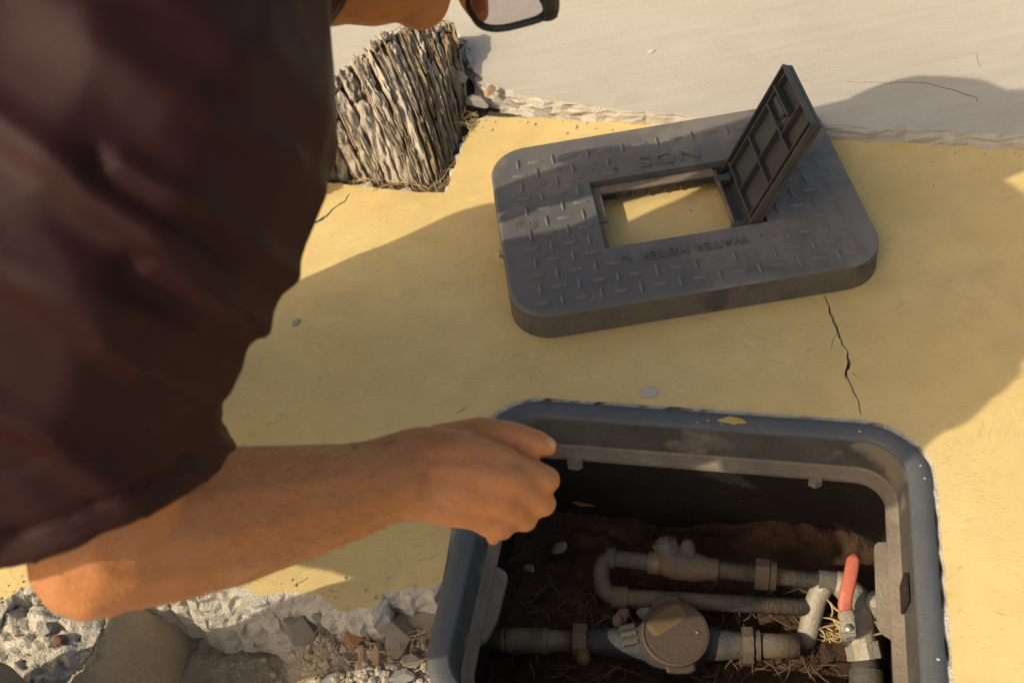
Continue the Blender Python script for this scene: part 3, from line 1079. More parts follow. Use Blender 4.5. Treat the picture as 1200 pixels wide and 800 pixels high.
def add_loops(loops, idx, flip=False):
    base = len(V)
    LV, LF = loft(loops)
    V.extend(LV)
    for f in LF:
        f = tuple(k + base for k in f)
        Fc.append(tuple(reversed(f)) if flip else f)
        I.append(idx)


def L3(loop, z): return [(x, y, z) for x, y in loop]


add_loops([L3(rrect(LID_L - 0.007, LID_W - 0.007, 0.050, 10), T), L3(rrect(LID_L - 0.003, LID_W - 0.003, 0.051, 10), T - 0.0008), L3(rrect(LID_L, LID_W, 0.052, 10), T - 0.0035)], 0, True)
add_loops([L3(rrect(LID_L, LID_W, 0.052, 10), T - 0.0035), L3(rrect(LID_L + 0.001, LID_W + 0.001, 0.052, 10), 0.012), L3(rrect(LID_L + 0.003, LID_W + 0.003, 0.053, 10), 0.001),
           L3(rrect(LID_L - 0.007, LID_W - 0.007, 0.050, 10), 0.001), L3(rrect(LID_L - 0.010, LID_W - 0.010, 0.048, 10), T - 0.006)], 1, True)
# opening walls and the underside
add_loops([L3(hole, T), L3(hole, T - 0.010)], 0)
plate_ob = mesh_obj('lid_plate', V, Fc, [M['lid'], M['lid_side']], lid, mat_idx=I)
autosmooth(plate_ob, 40)
# underside sheet
V2, T2 = plate(rrect(LID_L - 0.010, LID_W - 0.010, 0.048, 10), [hole])
mesh_obj('underside', [(x, y, T - 0.0065) for x, y in V2], T2, M['lid_side'], lid)
# ledge round the opening, left and back, with a hanging collar
bm = bevel_box(OX0 - 0.001, OX0 + 0.013, -0.004, OY1 + 0.001, T - 0.0155, T - 0.0105, 0.0012)
bm_obj('ledge', bm, M['lip'], lid)
bm = bevel_box(OX0 + 0.013, OX1 - 0.040, OY1 - 0.013, OY1 + 0.001, T - 0.0155, T - 0.0105, 0.0012)
bm_obj('ledge', bm, M['lip'], lid)
bm = bevel_box(OX0 - 0.003, OX0 + 0.007, OY0, -0.007, T - 0.0185, T - 0.0135, 0.0012)
bm_obj('ledge', bm, M['lip'], lid)
bm = bmesh.new()
add_vf(bm, *bx(OX0 - 0.003, OX1 + 0.003, OY1 + 0.001, OY1 + 0.005, 0.004, T - 0.0068))
add_vf(bm, *bx(OX0 - 0.005, OX0 - 0.001, OY0 - 0.003, OY1 + 0.0005, 0.004, T - 0.0068))
for k in range(9):
    x = OX0 + 0.012 + k * 0.022
    add_vf(bm, *bx(x, x + 0.0025, OY1 - 0.005, OY1 + 0.0008, 0.006, T - 0.017))
bm_obj('collar', bm, M['lid_side'], lid)

# tread lozenges
mel = bpy.data.meshes.new('tread_bar')
la, lb = [], []
for k in range(12):
    a = 2 * math.pi * k / 12
    ex = 0.0108 * math.copysign(abs(math.cos(a)) ** 1.0, math.cos(a))
    ey = 0.0030 * math.sin(a) * (1 - 0.25 * abs(math.cos(a)))
    la.append((ex, ey, -0.0004))
    lb.append((ex * 0.84, ey * 0.34, 0.0026))
LV, LF = loft([la, lb], False, True)
mel.from_pydata(LV, [], LF)
mel.polygons.foreach_set('use_smooth', [True] * len(mel.polygons))
mel.materials.append(simple('highlight_tread_plastic', (0.165, 0.152, 0.142), (0.125, 0.114, 0.106), 0.45, 14, 400, 0.2, 0.0004))  # bars lightened in colour for bright edges that flat light leaves out
mel.update()
pitch = 0.0243
for j in range(-6, 7):
    for i in range(-9, 10):
        x, y = i * pitch + 0.003, j * pitch + 0.004
        if abs(x) > LID_L / 2 - 0.018 or abs(y) > LID_W / 2 - 0.014: continue
        if abs(x) > LID_L / 2 - 0.045 and abs(y) > LID_W / 2 - 0.045 and math.hypot(abs(x) - LID_L / 2 + 0.05, abs(y) - LID_W / 2 + 0.05) > 0.034: continue
        hor = (i + j) % 2 == 0
        hx, hy = (0.011, 0.003) if hor else (0.003, 0.011)
        if OX0 - 0.004 - hx < x < OX1 + 0.004 + hx and OY0 - 0.003 - hy < y < OY1 + 0.003 + hy: continue
        if -0.088 < x < 0.098 and -0.103 - hy < y < -0.078 + hy: continue
        if -0.066 < x < 0.085 and 0.076 - hy < y < 0.100 + hy: continue
        if math.hypot(x + 0.194, y - 0.003) < 0.016: continue
        o = bpy.data.objects.new('tread_bar', mel)
        link(o, lid)
        o.location = (x, y, T)
        o.rotation_euler = (0, 0, 0 if hor else math.pi / 2)


def lettering(name, text, size, loc, rotz, parent, material, sx=1.0, extrude=0.0007, bold=0.0, spacing=1.0):
    cu = bpy.data.curves.new(name, 'FONT')
    cu.body = text
    cu.size = size
    cu.extrude = extrude
    cu.offset = bold
    cu.align_x, cu.align_y = 'CENTER', 'CENTER'
    cu.space_character = spacing
    cu.resolution_u = 3
    tmp = bpy.data.objects.new(name, cu)
    COL.objects.link(tmp)
    dg = bpy.context.evaluated_depsgraph_get()
    dg.update()
    me = bpy.data.meshes.new_from_object(tmp.evaluated_get(dg))
    bpy.data.objects.remove(tmp)
    me.materials.clear()
    me.materials.append(material)
    o = link(bpy.data.objects.new(name, me), parent)
    o.location = loc
    o.rotation_euler = (0, 0, rotz)
    o.scale = (sx, 1, 1)
    return o


lettering('lettering', 'WATER METER', 0.0185, (0.0075, -0.0905, T + 0.0006), math.pi, lid, M['lid'], 1.0, 0.0014, 0.0, 1.12)['label'] = 'raised words WATER METER, upside down as seen'
lettering('lettering', 'NDS', 0.030, (0.012, 0.0885, T + 0.0005), math.pi, lid, M['lid'], 1.35, 0.0014, 0.0, 1.15)['label'] = 'raised maker letters NDS, upside down as seen'


def ring_obj(name, x, y, z, r, w, h, material, parent, n=28):
    loops = [[(x + rr * math.cos(2 * math.pi * k / n), y + rr * math.sin(2 * math.pi * k / n), zz) for k in range(n)] for rr, zz in ((r, z - 0.0003), (r - w * .2, z + h), (r - w * .8, z + h), (r - w, z - 0.0003))]
    LV, LF = loft(loops)
    return mesh_obj(name, LV, [tuple(reversed(f)) for f in LF], material, parent, smooth=True)


for x in (-0.079, 0.094):
    ring_obj('ring_mark', x, -0.0905, T, 0.0065, 0.002, 0.0012, M['lid'], lid)
    ring_obj('ring_mark', x, -0.0905, T, 0.0032, 0.0012, 0.0010, M['lid'], lid)
for r in (0.0145, 0.0105, 0.0055):
    ring_obj('ring_mark', -0.194, 0.003, T, r, 0.0016, 0.0008, M['lid'], lid)
ring_obj('ring_mark', -0.062, 0.083, T, 0.0042, 0.003, 0.0006, M['flap'], lid)
LV, LF = tube([(-0.236, -0.032, 0.030), (-0.228, -0.032, 0.030)], [0.0058, 0.0058], 6)
mesh_obj('side_bolt', LV, LF, M['bolt'], lid)

# reading flap, standing open on its hinge
PHI = math.radians(115.5)
fe = Vector((-math.cos(PHI), 0, math.sin(PHI)))
fz = Vector((-math.sin(PHI), 0, -math.cos(PHI)))
FM = Matrix(((fe.x, 0, fz.x, 0.0915), (fe.y, 1, fz.y, 0.0), (fe.z, 0, fz.z, 0.034), (0, 0, 0, 1)))
FW = 0.0625
fo = [(-0.020, -FW), (0.160, -FW), (0.160, FW), (-0.020, FW)]
slot = [(0.118 + 0.014 * math.cos(2 * math.pi * k / 14), 0.012 + 0.006 * math.sin(2 * math.pi * k / 14)) for k in range(14)]
V2, T2 = plate(fo, [slot])
nv_ = len(V2)
V = [(x, y, 0.0) for x, y in V2] + [(x, y, -0.0045) for x, y in V2]
Fc = []
for f in T2:
    a, b, c = (V2[k] for k in f)
    f = f if (b[0] - a[0]) * (c[1] - a[1]) - (b[1] - a[1]) * (c[0] - a[0]) > 0 else (f[0], f[2], f[1])
    Fc += [f, tuple(k + nv_ for k in reversed(f))]
for lp in (fo, slot):
    s = len(V)
    V += [(x, y, 0.0) for x, y in lp] + [(x, y, -0.0045) for x, y in lp]
    q = len(lp)
    Fc += [(s + i, s + q + i, s + q + (i + 1) % q, s + (i + 1) % q) for i in range(q)]
flap = mesh_obj('reading_flap', V, Fc, M['flap'], lid)
flap.matrix_local = FM
flap['label'] = 'dark reading flap standing open, ribbed underside showing'


def rib(x0, x1, y0, y1, h=0.0085):
    bm = bevel_box(x0, x1, y0, y1, 0.0002, h, 0.0006)
    bm_obj('rib', bm, M['flap'], flap)


rib(-0.0195, 0.1595, -FW + 0.0003, -FW + 0.0030, 0.010)
rib(-0.0195, 0.1595, FW - 0.0030, FW - 0.0003, 0.010)
rib(0.1565, 0.1597, -FW + 0.0032, FW - 0.0032, 0.010)
rib(0.006, 0.1560, -FW + 0.0115, -FW + 0.0137)
rib(0.006, 0.1560, FW - 0.0137, FW - 0.0115)
rib(0.006, 0.0545, -0.0012, 0.0012)
rib(0.0575, 0.1060, -0.0012, 0.0012)
rib(0.0035, 0.0058, -FW + 0.0032, FW - 0.0032)
rib(0.0546, 0.0572, -FW + 0.0139, FW - 0.0139)
rib(0.1062, 0.1088, -FW + 0.0139, FW - 0.0139)
rib(0.1090, 0.1550, -0.0160, -0.0136)
rib(0.1338, 0.1364, -0.0134, FW - 0.0139, 0.014)
# latch hook by the slot
bm = bevel_box(0.124, 0.132, -0.004, 0.034, 0.006, 0.013, 0.0015)
bm_obj('latch', bm, M['flap'], flap)
# hinge: two arms, a pin and the rusty bar across the opening
for y in (-0.052, 0.040):
    bm = bevel_box(0.064, 0.086, y - 0.006, y + 0.006, T - 0.020, T - 0.006, 0.002)
    bm_obj('hinge_arm', bm, M['flap'], lid)
LV, LF = tube([(0.068, -0.058, T - 0.011), (0.068, 0.058, T - 0.011)], [0.0032, 0.0032], 10)
mesh_obj('hinge_pin', LV, LF, M['brass'], lid, smooth=True)
bm = bevel_box(0.071, 0.1065, -0.063, 0.063, T - 0.024, T - 0.021, 0.001)
bm_obj('hinge_plate', bm, M['flap'], lid)

# ------------------------------------------------------------------ the box set in the ground
mbox = empty('meter_box', (BOX_C[0], BOX_C[1], 0.0), BOX_A)
tag(mbox, 'blue-grey plastic water meter box sunk in the kerb, open', 'meter box')


def BL(off, z, r=0.072, n=12):
    return [(x, y, z) for x, y in rrect(BOX_L - 2 * off, BOX_W - 2 * off, max(r - off, 0.012), n)]


LV, LF = loft([BL(0.004, -0.10), BL(0.0005, -0.012), BL(0.0, 0.001), BL(0.003, 0.0042), BL(0.010, 0.0048), BL(0.0205, 0.0040), BL(0.0228, 0.0022), BL(0.0236, -0.002)])
rim = mesh_obj('rim', LV, LF, M['rim'], mbox)
autosmooth(rim, 50)
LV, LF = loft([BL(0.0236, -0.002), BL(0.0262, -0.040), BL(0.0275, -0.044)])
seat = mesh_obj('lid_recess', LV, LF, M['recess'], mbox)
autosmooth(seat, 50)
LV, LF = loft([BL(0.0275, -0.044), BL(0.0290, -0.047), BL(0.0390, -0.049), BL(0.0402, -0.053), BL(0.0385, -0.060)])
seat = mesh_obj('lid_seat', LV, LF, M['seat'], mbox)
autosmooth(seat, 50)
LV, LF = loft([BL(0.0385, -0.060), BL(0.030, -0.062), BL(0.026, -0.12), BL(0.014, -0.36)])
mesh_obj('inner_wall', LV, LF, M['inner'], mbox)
# lugs hanging inward from the seat at both ends
def lug(pts, z0, z1, thick_in, name='lug'):
    n = len(pts)
    V = [(x, y, z0) for x, y in pts] + [(x, y, z1) for x, y in pts]
    Fc = [tuple(range(n)), tuple(reversed(range(n, 2 * n)))] + [(i, n + i, n + (i + 1) % n, (i + 1) % n) for i in range(n)]
    o = mesh_obj(name, V, Fc, M['seat'], mbox)
    return o


xr = BOX_L / 2 - 0.0390
lug([(xr + 0.006, 0.078), (xr - 0.010, 0.076), (xr - 0.0135, 0.072), (xr - 0.0135, -0.018), (xr - 0.010, -0.026), (xr + 0.006, -0.036)][::-1], -0.0525, -0.0600, 0)
xl = -BOX_L / 2 + 0.0390
lug([(xl - 0.006, 0.004), (xl + 0.012, -0.004), (xl + 0.015, -0.010), (xl + 0.013, -0.060), (xl + 0.006, -0.085), (xl - 0.006, -0.095)], -0.0525, -0.0600, 0)
lug([(-0.150, BOX_W / 2 - 0.034), (-0.150, BOX_W / 2 - 0.046), (-0.138, BOX_W / 2 - 0.047), (-0.133, BOX_W / 2 - 0.043), (-0.133, BOX_W / 2 - 0.034)], -0.0525, -0.0680, 0, 'catch')
lug([(0.128, BOX_W / 2 - 0.034), (0.126, BOX_W / 2 - 0.0445), (0.134, BOX_W / 2 - 0.048), (0.141, BOX_W / 2 - 0.044), (0.141, BOX_W / 2 - 0.034)], -0.0525, -0.0640, 0, 'catch')
# raised black block painting the shade of a notch in the right seat wall
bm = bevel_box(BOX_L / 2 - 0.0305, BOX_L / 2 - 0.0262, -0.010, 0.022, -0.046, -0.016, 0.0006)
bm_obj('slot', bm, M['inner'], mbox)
# yellow drip on the rim
dm = lump_mesh('paint_drip', 61, rough=0.8, flat=1.0)
dm.materials.append(M['yellow_drip'])
d = link(bpy.data.objects.new('paint_drip', dm), mbox)
pl_ = at(862, 493, 0.004)
c_, s_ = math.cos(-BOX_A), math.sin(-BOX_A)
dx, dy = pl_[0] - BOX_C[0], pl_[1] - BOX_C[1]
d.location = (c_ * dx - s_ * dy, s_ * dx + c_ * dy, 0.0046)
d.scale = (0.022, 0.0085, 0.0012)
d.rotation_euler = (0, 0, -0.05)
autosmooth(d, 60)
for px, py, s in ((830, 492, 0.0022), (818, 495, 0.0016), (845, 497, 0.0012), (1008, 505, 0.0025), (1100, 772, 0.0028), (1084, 560, 0.002), (1079, 545, 0.002)):
    q = at(px, py, 0.005)
    dx, dy = q[0] - BOX_C[0], q[1] - BOX_C[1]
    o = link(bpy.data.objects.new('paint_spot', dm), mbox)
    o.location = (c_ * dx - s_ * dy, s_ * dx + c_ * dy, 0.0046)
    o.scale = (s, s * .8, 0.0006)
    if px > 900 or py > 494:
        o.material_slots[0].link = 'OBJECT'
        o.material_slots[0].material = M['white_chip']

# soil in the bottom of the box
PX0, PX1, PY0, PY1 = -0.225, 0.225, -0.175, 0.175
nu, nv = 110, 86
V = []
for j in range(nv):
    for i in range(nu):
        x = PX0 + (PX1 - PX0) * i / (nu - 1)
        y = PY0 + (PY1 - PY0) * j / (nv - 1)
        h = 0.02 * fbm((x * 12, y * 12, 2.2), 4) + 0.008 * fbm((x * 60, y * 60, 4), 4)
        h += 0.020 * math.exp(-((x - 0.12) ** 2 + (y - 0.155) ** 2) / 0.006) + 0.012 * math.exp(-((x + 0.15) ** 2 + (y - 0.02) ** 2) / 0.01)
        V.append((x, y, -0.205 + h))
ps = mesh_obj('pit_soil', V, grid_faces(nu, nv), M['wet_soil'], None, smooth=True)
ps.location = (BOX_C[0], BOX_C[1], 0)
ps.rotation_euler = (0, 0, BOX_A)
tag(ps, 'damp dark soil in the bottom of the meter box', kind='structure')
straws('root_litter', 190, lambda r: (lambda p: (p[0], p[1], p[2] + r.uniform(0, .014)))(at(r.uniform(600, 1000), r.uniform(690, 800), -0.188)), (0.012, 0.045), 0.0009, 'dry roots and twigs littering the soil under the pipes', 62, simple('dry_root', (0.13, 0.092, 0.056), (0.08, 0.055, 0.034), 0.9, 40, 160, 0))
straws('valve_litter', 60, lambda r: (lambda p: (p[0], p[1], p[2] + r.uniform(0, .012)))(at(r.uniform(965, 1035), r.uniform(715, 752), -0.150)), (0.010, 0.026), 0.0012, 'tangle of pale dry leaves caught round the red handled valve', 63, M['straw'])
for k, (px, py, z, s) in enumerate(((757, 717, -0.178, 0.012), (727, 722, -0.182, 0.015), (712, 740, -0.188, 0.010), (765, 735, -0.185, 0.008), (655, 640, -0.185, 0.012), (620, 665, -0.185, 0.010))):
    stone(px, py, z, (s, s * .85, s * .8), M['grey_stone'] if k in (0, 3) else M['block'], ('pale grey stone beside the meter cover in the box', 'brown stone under the lower pipe left of the meter', 'small brown stone above the left meter union', 'small grey stone touching the meter cover', 'dirty stone on the soil under the hand', 'small clod on the soil at the left of the box')[k], 'stone', 70.0 + k)
lf = lump_mesh('dry_leaf', 81, rough=0.5, flat=0.3)
lf.materials.append(M['leaf'])
lo = link(bpy.data.objects.new('dry_leaf', lf))
lo.location = at(684, 591, -0.13)
lo.scale = (0.014, 0.003, 0.012)
lo.rotation_euler = (0.3, 0.2, BOX_A)
tag(lo, 'brown dry leaf stuck on the black wall of the box', 'leaf')


# ------------------------------------------------------------------ plumbing
def pv(px, py, z): return Vector([float(c) for c in at(px, py, z)])


def prism(name, a, b, r, n, material, parent, smooth=False, r1=None):
    LV, LF = tube([a, b], [r, r1 or r], n)
    o = mesh_obj(name, LV, LF, material, parent)
    autosmooth(o, 40)
    return o


def local_to(parent, p): return Vector(p) - Vector(parent.location)


ZA, ZB, ZM = -0.140, -0.160, -0.172
# bypass loop: upper run, return bend, lower run
loop_root = empty('pipe_loop', at(705, 670, -0.16))
tag(loop_root, 'dusty grey pipe loop with check valve and union behind the meter', 'pipe')
o_ = Vector(loop_root.location)
a0, a1 = pv(704, 652, ZA), pv(985, 683, ZA)
b0, b1 = pv(706, 698, ZB), pv(955, 712, ZB)
pts = bend([a1 - o_, a0 - o_, b0 - o_, b1 - o_], 0.022, 7)
LV, LF = tube(pts, 0.0100, 16)
mesh_obj('pipe', LV, LF, M['pipe'], loop_root, smooth=True)
ax = (a1 - a0)
axn = ax.normalized()
def on_a(px): return a0 + ax * ((px - 704) / (985 - 704))
for pxa, pxb, r in ((712, 722, 0.0130), (762, 775, 0.0132), (835, 845, 0.0130), (960, 986, 0.0130)):
    prism('collar', on_a(pxa) - o_, on_a(pxb) - o_, r, 16, M['brass'] if pxa == 762 else M['pipe'], loop_root)
prism('elbow_collar', b0 + (b1 - b0).normalized() * 0.012 - o_, b0 + (b1 - b0).normalized() * 0.030 - o_, 0.0130, 16, M['pipe'], loop_root)
prism('union_nut', on_a(888) - o_, on_a(904) - o_, 0.0185, 8, M['pipe'], loop_root)
prism('union_ring', on_a(905) - o_, on_a(912) - o_, 0.0165, 16, M['pipe'], loop_root)
# check valve: bulged body with a bonnet
bm = bmesh.new()
chain(bm, [on_a(775) - o_, on_a(793) - o_, on_a(822) - o_, on_a(836) - o_], [0.0125, 0.0175, 0.0165, 0.0130])
q = on_a(790) - o_
capsule(bm, q, q + Vector((-0.003, 0.016, 0.014)), 0.016, 0.0145)
q2 = on_a(812) - o_
capsule(bm, q2, q2 + Vector((0.002, 0.020, 0.014)), 0.0095, 0.0085)
finish('check_valve', remeshed(bm, 0.0022, 3), M['pipe'], loop_root)
prism('bonnet', q + Vector((-0.002, 0.012, 0.010)), q + Vector((-0.004, 0.022, 0.019)), 0.0152, 8, M['pipe'], loop_root)

# meter with its unions
meter = empty('water_meter', at(793, 752, -0.20))
tag(meter, 'dusty water meter with round brown cover between two unions', 'water meter')
o_ = Vector(meter.location)
m0, m1 = pv(556, 749, ZM), pv(936, 757, ZM)
mx = m1 - m0
def on_m(px): return m0 + mx * ((px - 556) / (936 - 556))
LV, LF = tube([on_m(556) - o_, on_m(700) - o_], 0.0130, 16)
mesh_obj('inlet_pipe', LV, LF, M['brass'], meter, smooth=True)
for a, b, r, mt in ((590, 594, 0.0150, 'brass'), (596, 640, 0.0148, 'brass'), (640, 646, 0.0162, 'brass')):
    prism('coupling', on_m(a) - o_, on_m(b) - o_, r, 16, M[mt], meter)
prism('union_nut', on_m(676) - o_, on_m(692) - o_, 0.0215, 8, M['brass'], meter)
prism('union_nut', on_m(872) - o_, on_m(884) - o_, 0.0215, 8, M['pipe'], meter)
prism('union_ring', on_m(886) - o_, on_m(892) - o_, 0.0175, 16, M['pipe'], meter)
LV, LF = tube([on_m(884) - o_, on_m(936) - o_], 0.0140, 16)
mesh_obj('outlet_pipe', LV, LF, M['pipe'], meter, smooth=True)
# lead seal lug on the left union
bm = bmesh.new()
ql = on_m(684) - o_
capsule(bm, ql + Vector((0, -0.010, 0.006)), ql + Vector((-0.001, -0.026, 0.010)), 0.0075, 0.0085)
finish('seal_lug', remeshed(bm, 0.0016, 2), M['meter_plate'], meter)
# cast body
bm = bmesh.new()
ctr = on_m(793) - o_
chain(bm, [on_m(694) - o_, on_m(735) - o_, ctr, on_m(840) - o_, on_m(871) - o_], [0.0150, 0.019, 0.027, 0.019, 0.0150])
LV, LF = tube([ctr + Vector((0, 0, -0.03)), ctr + Vector((0, 0, 0.022))], [0.038, 0.040], 32)
add_vf(bm, LV, LF)
finish('meter_body', remeshed(bm, 0.0025, 3), M['meter'], meter)
for k in range(3):
    q = on_m(742) - o_ + Vector((0, -0.010 + 0.010 * k, 0.020))
    bm = bevel_box(-0.009, 0.009, -0.0028, 0.0028, -0.003, 0.003, 0.0006)
    ob = bm_obj('raised_mark', bm, M['pipe'], meter)
    ob.location = q
# round cover, two tabs, number plate
cz = 0.024
tilt = Matrix.Rotation(0.10, 4, 'X') @ Matrix.Rotation(0.04, 4, 'Y')
n = 48
prof = [(0.0392, 0.0), (0.0392, 0.006), (0.0380, 0.0095), (0.0350, 0.0105), (0.0345, 0.0090), (0.0, 0.0095)]
loops = [[tilt @ Vector((max(r, 0.0004) * math.cos(2 * math.pi * k / n), max(r, 0.0004) * math.sin(2 * math.pi * k / n), z + cz)) + ctr for k in range(n)] for r, z in prof]
LV, LF = loft(loops, True, True)
cov = mesh_obj('cover', LV, LF, M['meter_lid'], meter)
autosmooth(cov, 35)


def cover_piece(name, outline_, z0, z1, material, par, rz=0.0, off=(0, 0), bev=0.85):
    q = len(outline_)
    lo_ = [(x, y, z0) for x, y in outline_]
    cx, cy = sum(p[0] for p in outline_) / q, sum(p[1] for p in outline_) / q
    hi_ = [(cx + (x - cx) * bev, cy + (y - cy) * bev, z1) for x, y in outline_]
    LV, LF = loft([lo_, [(x, y, z0 + (z1 - z0) * .7) for x, y in outline_], hi_], True, True)
    R = Matrix.Rotation(rz, 4, 'Z')
    LV = [tilt @ (R @ Vector((v[0], v[1], 0)) + Vector((off[0], off[1], v[2] + cz))) + ctr for v in LV]
    o = mesh_obj(name, LV, LF, material, par)
    return autosmooth(o, 30)


tab = [(-0.017, 0.032), (0.017, 0.032), (0.0155, 0.0425), (0.009, 0.0452), (-0.009, 0.0452), (-0.0155, 0.0425)][::-1]
cover_piece('cover_tab', tab, 0.001, 0.0070, M['meter_lid'], meter, rz=0.02)
cover_piece('cover_tab', tab, 0.001, 0.0065, M['meter_lid'], meter, rz=math.pi - 0.06)
pr = [(x, y) for x, y in rrect(0.048, 0.018, 0.004, 4)]
cover_piece('number_plate', [(x, y) for x, y in rrect(0.047, 0.021, 0.008, 5)], 0.0092, 0.0100, M['meter_plate'], meter, rz=0.42, off=(-0.006, 0.0165), bev=0.97)
fr_o, fr_i = rrect(0.038, 0.0105, 0.002, 3), rrect(0.0357, 0.0082, 0.0012, 3)
LV, LF = loft([[(x, y, 0.0101) for x, y in fr_o], [(x, y, 0.0108) for x, y in fr_o], [(x, y, 0.0108) for x, y in fr_i], [(x, y, 0.0101) for x, y in fr_i]])
R = Matrix.Rotation(0.42, 4, 'Z')
LV = [tilt @ (R @ Vector((v[0], v[1], 0)) + Vector((-0.006, 0.0165, v[2] + cz))) + ctr for v in LV]
mesh_obj('plate_border', LV, LF, M['brass'], meter)
# worn cast letters, no longer legible: a row of raised upright strokes
for k in range(6):
    bm = bmesh.new()
    w = 0.0038
    add_vf(bm, *bx(-w / 2, -w / 2 + 0.0011, -0.0030, 0.0030, 0, 0.0006))
    if k % 2 == 0: add_vf(bm, *bx(w / 2 - 0.0011, w / 2, -0.0030, 0.0030, 0, 0.0006))
    add_vf(bm, *bx(-w / 2 + 0.0012, w / 2 - 0.0012, 0.0018, 0.0029, 0, 0.0006))
    if k in (1, 3, 4): add_vf(bm, *bx(-w / 2 + 0.0012, w / 2 - 0.0012, -0.0029, -0.0018, 0, 0.0006))
    o = bm_obj('cast_letter', bm, M['brass'], meter)
    loc = tilt @ (R @ Vector((-0.0140 + 0.0056 * k, 0, 0)) + Vector((-0.006, 0.0165, 0.0101 + cz))) + ctr
    o.matrix_local = Matrix.Translation(loc) @ tilt @ R
bm = bevel_box(-0.0015, 0.0015, -0.001, 0.001, 0, 0.0015, 0.0003)
o = bm_obj('cover_pin', bm, M['steel'], meter)
o.matrix_local = Matrix.Translation(tilt @ Vector((0.024, -0.004, 0.0095 + cz)) + ctr)

# shut-off valve with red lever, and the riser behind the lug
valve = empty('ball_valve', at(1000, 742, -0.20))
tag(valve, 'steel ball valve with red lever handle at the right end', 'valve')
o_ = Vector(valve.location)
e0 = pv(985, 683, ZA)
vb = pv(1004, 735, -0.145)
bm = bmesh.new()
chain(bm, [e0 - o_, pv(1002, 700, -0.145) - o_, vb - o_, pv(1012, 762, -0.155) - o_], [0.0145, 0.016, 0.0185, 0.0165])
finish('valve_body', remeshed(bm, 0.0022, 3), M['steel'], valve)
prism('valve_end', pv(1010, 752, -0.152) - o_, pv(1014, 772, -0.160) - o_, 0.0195, 8, M['steel'], valve)
LV, LF = tube([pv(1013, 766, -0.158) - o_, pv(1016, 806, -0.168) - o_, pv(1018, 850, -0.175) - o_], 0.0155, 16)
mesh_obj('tail_pipe', LV, LF, M['pipe'], valve, smooth=True)
prism('tail_coupling', pv(1015, 786, -0.163) - o_, pv(1016, 812, -0.168) - o_, 0.0185, 16, M['pipe'], valve)
# stem and nut
st = pv(994, 739, -0.118)
prism('stem_nut', st + Vector((0, 0, -0.006)) - o_, st + Vector((0, 0, 0.004)) - o_, 0.0098, 6, M['steel'], valve)
LV, LF = tube([st + Vector((0, 0, -0.03)) - o_, st + Vector((0, 0, 0.009)) - o_], 0.0048, 12)
mesh_obj('stem', LV, LF, M['bolt'], valve, smooth=True)
# lever: flat bar in a red sleeve, cranked upward
hp = [pv(994, 741, -0.112), pv(993, 722, -0.110), pv(990, 712, -0.104), pv(991, 697, -0.094), pv(996, 678, -0.088), pv(1000, 656, -0.084)]
hp = bend(hp, 0.008, 4)
def flat_bar(path, w, t, par, name, material, r_end=0.0):
    fr = frames(path)
    loops = []
    for i, (p, tg, N, B) in enumerate(fr):
        up = Vector((0, 0, 1))
        side = tg.cross(up).normalized()
        upv = side.cross(tg).normalized()
        k = 1.0
        if r_end and i >= len(fr) - 1: k = 0.45
        hw, ht = w / 2 * k, t / 2
        loops.append([p - o_ + side * (hw * math.cos(a)) + upv * (ht * math.copysign(abs(math.sin(a)) ** 0.6, math.sin(a))) for a in [2 * math.pi * q / 14 for q in range(14)]])
    LV, LF = loft(loops, True, True)
    return mesh_obj(name, LV, LF, material, par, smooth=True)
k_ = max(2, int(len(hp) * 0.32))
flat_bar(hp[:k_ + 1], 0.0165, 0.004, valve, 'lever', M['steel'])
tip = hp[-1] + (hp[-1] - hp[-2]).normalized() * 0.006
flat_bar(hp[k_:] + [tip], 0.0150, 0.0075, valve, 'lever_sleeve', M['red'], 1)['label'] = 'faded red plastic sleeve on the lever'
riser = empty('riser_pipe', at(1024, 740, -0.2))
tag(riser, 'short upright steel pipe half hidden by the right lug', 'pipe')
o_ = Vector(riser.location)
LV, LF = tube([pv(1031, 742, -0.185) - o_, pv(1029, 700, -0.125) - o_], 0.0115, 14)
mesh_obj('pipe', LV, LF, M['steel'], riser, smooth=True)
prism('collar', pv(1030, 716, -0.145) - o_, pv(1029, 704, -0.13) - o_, 0.0135, 8, M['steel'], riser)
# added pale pipe below the elbow, standing in for a sunlit patch
LV, LF = tube(bend([pv(968, 681, ZA) , pv(957, 700, -0.152), pv(946, 745, -0.185), pv(944, 752, -0.20)], 0.01, 4), 0.0120, 14)
dt = empty('sunlit_strip_pipe', at(946, 745, -0.2))
tag(dt, 'added pale pipe standing in for the sunlit strip left of the valve', 'pipe')
LV = [Vector(v) - Vector(dt.location) for v in LV]
mesh_obj('pipe', LV, LF, M['steel'], dt, smooth=True)
# ------------------------------------------------------------------ the person, crouching at the left and leaning over the box
person = empty('person', (-0.62, 0.80, 0.0))
tag(person, 'person in dark maroon T-shirt crouching with fist held over the box', 'person')
po = Vector(person.location)


def W(p): return Vector([float(c) for c in p]) - po


def hpt(px, py, dz=0.0): return W(atd(px, py, 0.83 - dz))


ELB, WRI = W(atd(122, 630, 0.703)), W(atd(482, 553, 0.83))
SHR, SHL = W((-0.20, 0.53, 0.685)), W((-0.06, 0.825, 0.668))
NECK = W((-0.125, 0.735, 0.655))
HEAD = W(atd(480, -118, 0.893))
PEL, CHEST, BELLY = W((-0.86, 0.680, 0.46)), W((-0.26, 0.70, 0.62)), W((-0.47, 0.630, 0.575))
hu = Vector((0.955, 0.18, 0.0)).normalized()
hf = Vector((0.0, 0.30, -0.95))
hf = (hf - hu * hf.dot(hu)).normalized()
hr = hf.cross(hu).normalized()
if hr.y > 0: hr = -hr


def H(f, u, r): return HEAD + hf * f + hu * u + hr * r


bm = bmesh.new()
